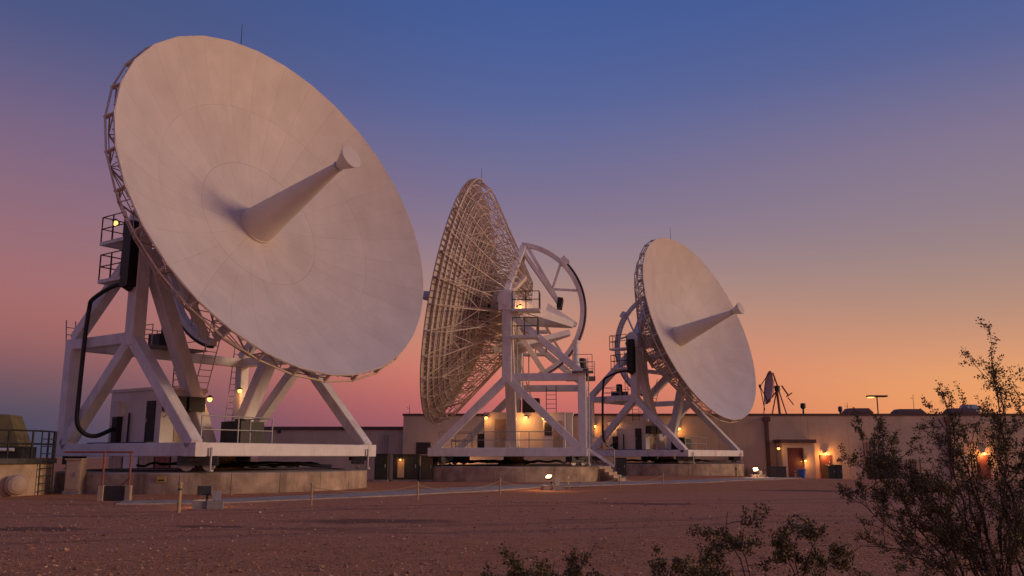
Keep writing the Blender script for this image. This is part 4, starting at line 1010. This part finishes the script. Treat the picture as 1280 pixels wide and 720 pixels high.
# ------------------------------------------------------------------ desert shrubs
def shrub(name, base, label, targets, seed, leaf=0.02, nbranch=9, ntwig=6, stem_r=0.016, nleaf=15, group='creosote bushes in the foreground', bare=0.28, flat=0.25):
    rnd = random.Random(seed)
    root = empty(name, base, 0, label, 'bush', group)
    S = MB(); Lf = MB()
    def wob(a): return Vector((rnd.gauss(0, a), rnd.gauss(0, a), rnd.gauss(0, a)))
    def curve(p, q, bend, n):
        mid = (p + q) / 2 + bend
        return [p * (1 - t) ** 2 + mid * 2 * t * (1 - t) + q * t * t + (wob((q - p).length * 0.012) if 0 < t < 1 else Vector()) for t in [i / n for i in range(n + 1)]]
    def leaves(pts, n, spread):
        for _ in range(n):
            t = rnd.random() ** 0.6 * (len(pts) - 1); i = min(int(t), len(pts) - 2); p = pts[i].lerp(pts[i + 1], t - i)
            c = p + wob(spread)
            s = leaf * rnd.uniform(0.55, 1.25)
            d = wob(1).normalized(); d.z = abs(d.z) * 0.8 + 0.1; d.normalize()
            e = d.cross(wob(1).normalized()).normalized(); nn = d.cross(e)
            w = s * 0.36
            Lf.add([c, c + d * s * 0.5 + e * w + nn * s * 0.08, c + d * s, c + d * s * 0.5 - e * w + nn * s * 0.08], [(0, 1, 2, 3)])
    for (tx, ty, tz, dens) in targets:
        b0 = Vector((rnd.gauss(0, 0.10), rnd.gauss(0, 0.10), -0.05)); q = Vector((tx, ty, tz)) + wob(0.03)
        L = (q - b0).length
        main = curve(b0, q, Vector((-(q.x) * 0.10, -(q.y) * 0.10, L * 0.10)) + wob(L * 0.05), 10)
        S.tube(main, stem_r * (0.6 + 0.35 * L), 5, stem_r * 0.28, cap=False)
        for k in range(nbranch):
            t = bare + (1 - bare) * (k + rnd.random()) / nbranch; i = min(int(t * 10), 9)
            p = main[i].lerp(main[i + 1], t * 10 - i)
            d = (main[i + 1] - main[i]).normalized()
            wv = wob(0.55)
            if flat > 0.25: wv = Vector((wv.x * 1.7, wv.y * 1.7, wv.z * 0.6))
            out = (d * (0.9 if flat <= 0.25 else 0.5) + wv + Vector((0, 0, 0.25))).normalized()
            bl = L * rnd.uniform(0.13, 0.30) * (1.15 - 0.55 * t)
            br = curve(p, p + out * bl, wob(bl * 0.12), 5)
            S.tube(br, stem_r * 0.34, 4, stem_r * 0.14, cap=False)
            for m_ in range(ntwig):
                tt = 0.25 + 0.75 * (m_ + rnd.random()) / ntwig; ii = min(int(tt * 5), 4)
                pp_ = br[ii].lerp(br[ii + 1], tt * 5 - ii)
                o2 = ((br[ii + 1] - br[ii]).normalized() * 0.8 + wob(0.6) + Vector((0, 0, 0.2))).normalized()
                tl = rnd.uniform(0.05, 0.15)
                tw = curve(pp_, pp_ + o2 * tl, wob(0.01), 3)
                S.tube(tw, stem_r * 0.14, 3, stem_r * 0.08, cap=False)
                if rnd.random() < dens * (1.15 * t + 0.05): leaves(tw, int(nleaf * max(1, dens) * rnd.uniform(0.6, 1.3)), leaf * 0.7)
            if rnd.random() < dens * t: leaves(br[3:], nleaf, leaf * 0.8)
    S.build('stems', M_wood, root)
    tag(Lf.build('foliage', M_leaf, root), kind='stuff')
    return root
def g_at(px, y): 
    x = (px - 640) / FPX * y * 1.0; return Vector((x, y, gz(x, y)))
rb = random.Random(11)
T = [(-1.22, 0.05, 1.78, 1.7), (-1.08, -0.2, 1.68, 1.7), (-1.0, 0.0, 1.72, 1.6), (-1.30, 0.2, 1.35, 0.7), (-0.95, 0.15, 1.85, 0.8), (-0.55, 0.0, 2.20, 0.8), (-0.30, 0.2, 2.32, 0.8), (0.02, 0.0, 2.78, 0.9), (0.10, 0.15, 2.45, 0.9), (0.28, -0.1, 2.3, 1.0),
     (-0.40, -0.3, 1.85, 0.8), (-0.1, -0.3, 2.0, 0.8), (-0.75, -0.3, 1.6, 0.6), (-1.35, -0.15, 0.88, 0.9), (-1.05, -0.45, 0.72, 0.9), (-0.9, 0.3, 1.2, 0.5), (0.5, 0.1, 2.2, 1.0), (0.75, -0.2, 2.0, 1.0), (0.9, 0.3, 1.9, 1.0), (1.1, 0.0, 1.7, 1.0),
     (0.3, 0.5, 1.9, 0.9), (-0.2, 0.6, 1.8, 0.8), (0.2, -0.6, 1.5, 0.8), (0.6, -0.6, 1.3, 0.9), (-0.3, -0.6, 1.1, 0.7), (1.3, 0.2, 1.2, 1.0), (0.1, 0.3, 1.6, 0.8), (0.45, 0.3, 1.5, 0.8), (-0.6, 0.4, 1.5, 0.6), (0.15, -0.35, 1.2, 0.7), (0.35, 0.0, 1.9, 0.9)]
shrub('creosote_bush', g_at(1243, 7.6), 'tall sprawling creosote bush rising above the roofline', [(a, b, c if c < 1.3 else 1.3 + (c - 1.3) * 0.74, d) for a, b, c, d in T], 5, 0.019, 13, 7, 0.010, 26)
def fan(n, w, h, seed, dens=1.0):
    q = random.Random(seed); out = []
    for k in range(n):
        a = q.uniform(-1, 1); out.append((a * w, q.uniform(-0.3, 0.3), h * (1 - 0.35 * abs(a)) * q.uniform(0.8, 1.0), dens))
    return out
low = dict(bare=0.62, flat=0.6)
def spread(xs, seed, dens=1.2):
    q = random.Random(seed); return [(a, q.uniform(-0.22, 0.22), b * q.uniform(0.94, 1.0), dens) for a, b in xs]
shrub('creosote_bush', g_at(688, 6.3), 'low spreading bush with dense leaf tips, farthest from the building door',
      spread([(-0.52, 0.62), (-0.40, 0.74), (-0.30, 0.84), (-0.22, 0.70), (-0.10, 0.80), (0.0, 0.93), (0.06, 0.78), (0.14, 0.90), (0.22, 0.74), (0.32, 0.70), (0.42, 0.62), (-0.05, 0.60), (0.5, 0.55)], 21), 22, 0.021, 5, 5, 0.008, 30, **low)
shrub('creosote_bush', g_at(838, 6.2), 'low bush with stepped leafy tufts between the spreading one and the bare forked one',
      spread([(-0.30, 0.66), (-0.20, 0.84), (-0.10, 0.92), (-0.02, 0.76), (0.10, 0.86), (0.20, 0.95), (0.28, 1.03), (0.30, 0.82), (0.18, 0.66), (-0.36, 0.55)], 31), 32, 0.021, 5, 5, 0.008, 30, **low)
shrub('creosote_bush', g_at(962, 6.3), 'sparse bush of bare forked stems with leafy ends',
      [(-0.34, 0, 1.22, 1.3), (-0.25, 0.1, 1.06, 1.2), (0.04, 0.05, 0.98, 1.2), (0.12, -0.05, 1.06, 1.2), (0.26, 0.1, 1.06, 1.3), (0.34, 0.0, 0.92, 1.2), (0.5, 0.05, 0.80, 1.2), (0.16, 0.1, 0.74, 1.1), (-0.12, 0.0, 0.66, 1.0)], 42, 0.022, 3, 5, 0.009, 36, bare=0.74, flat=0.6)
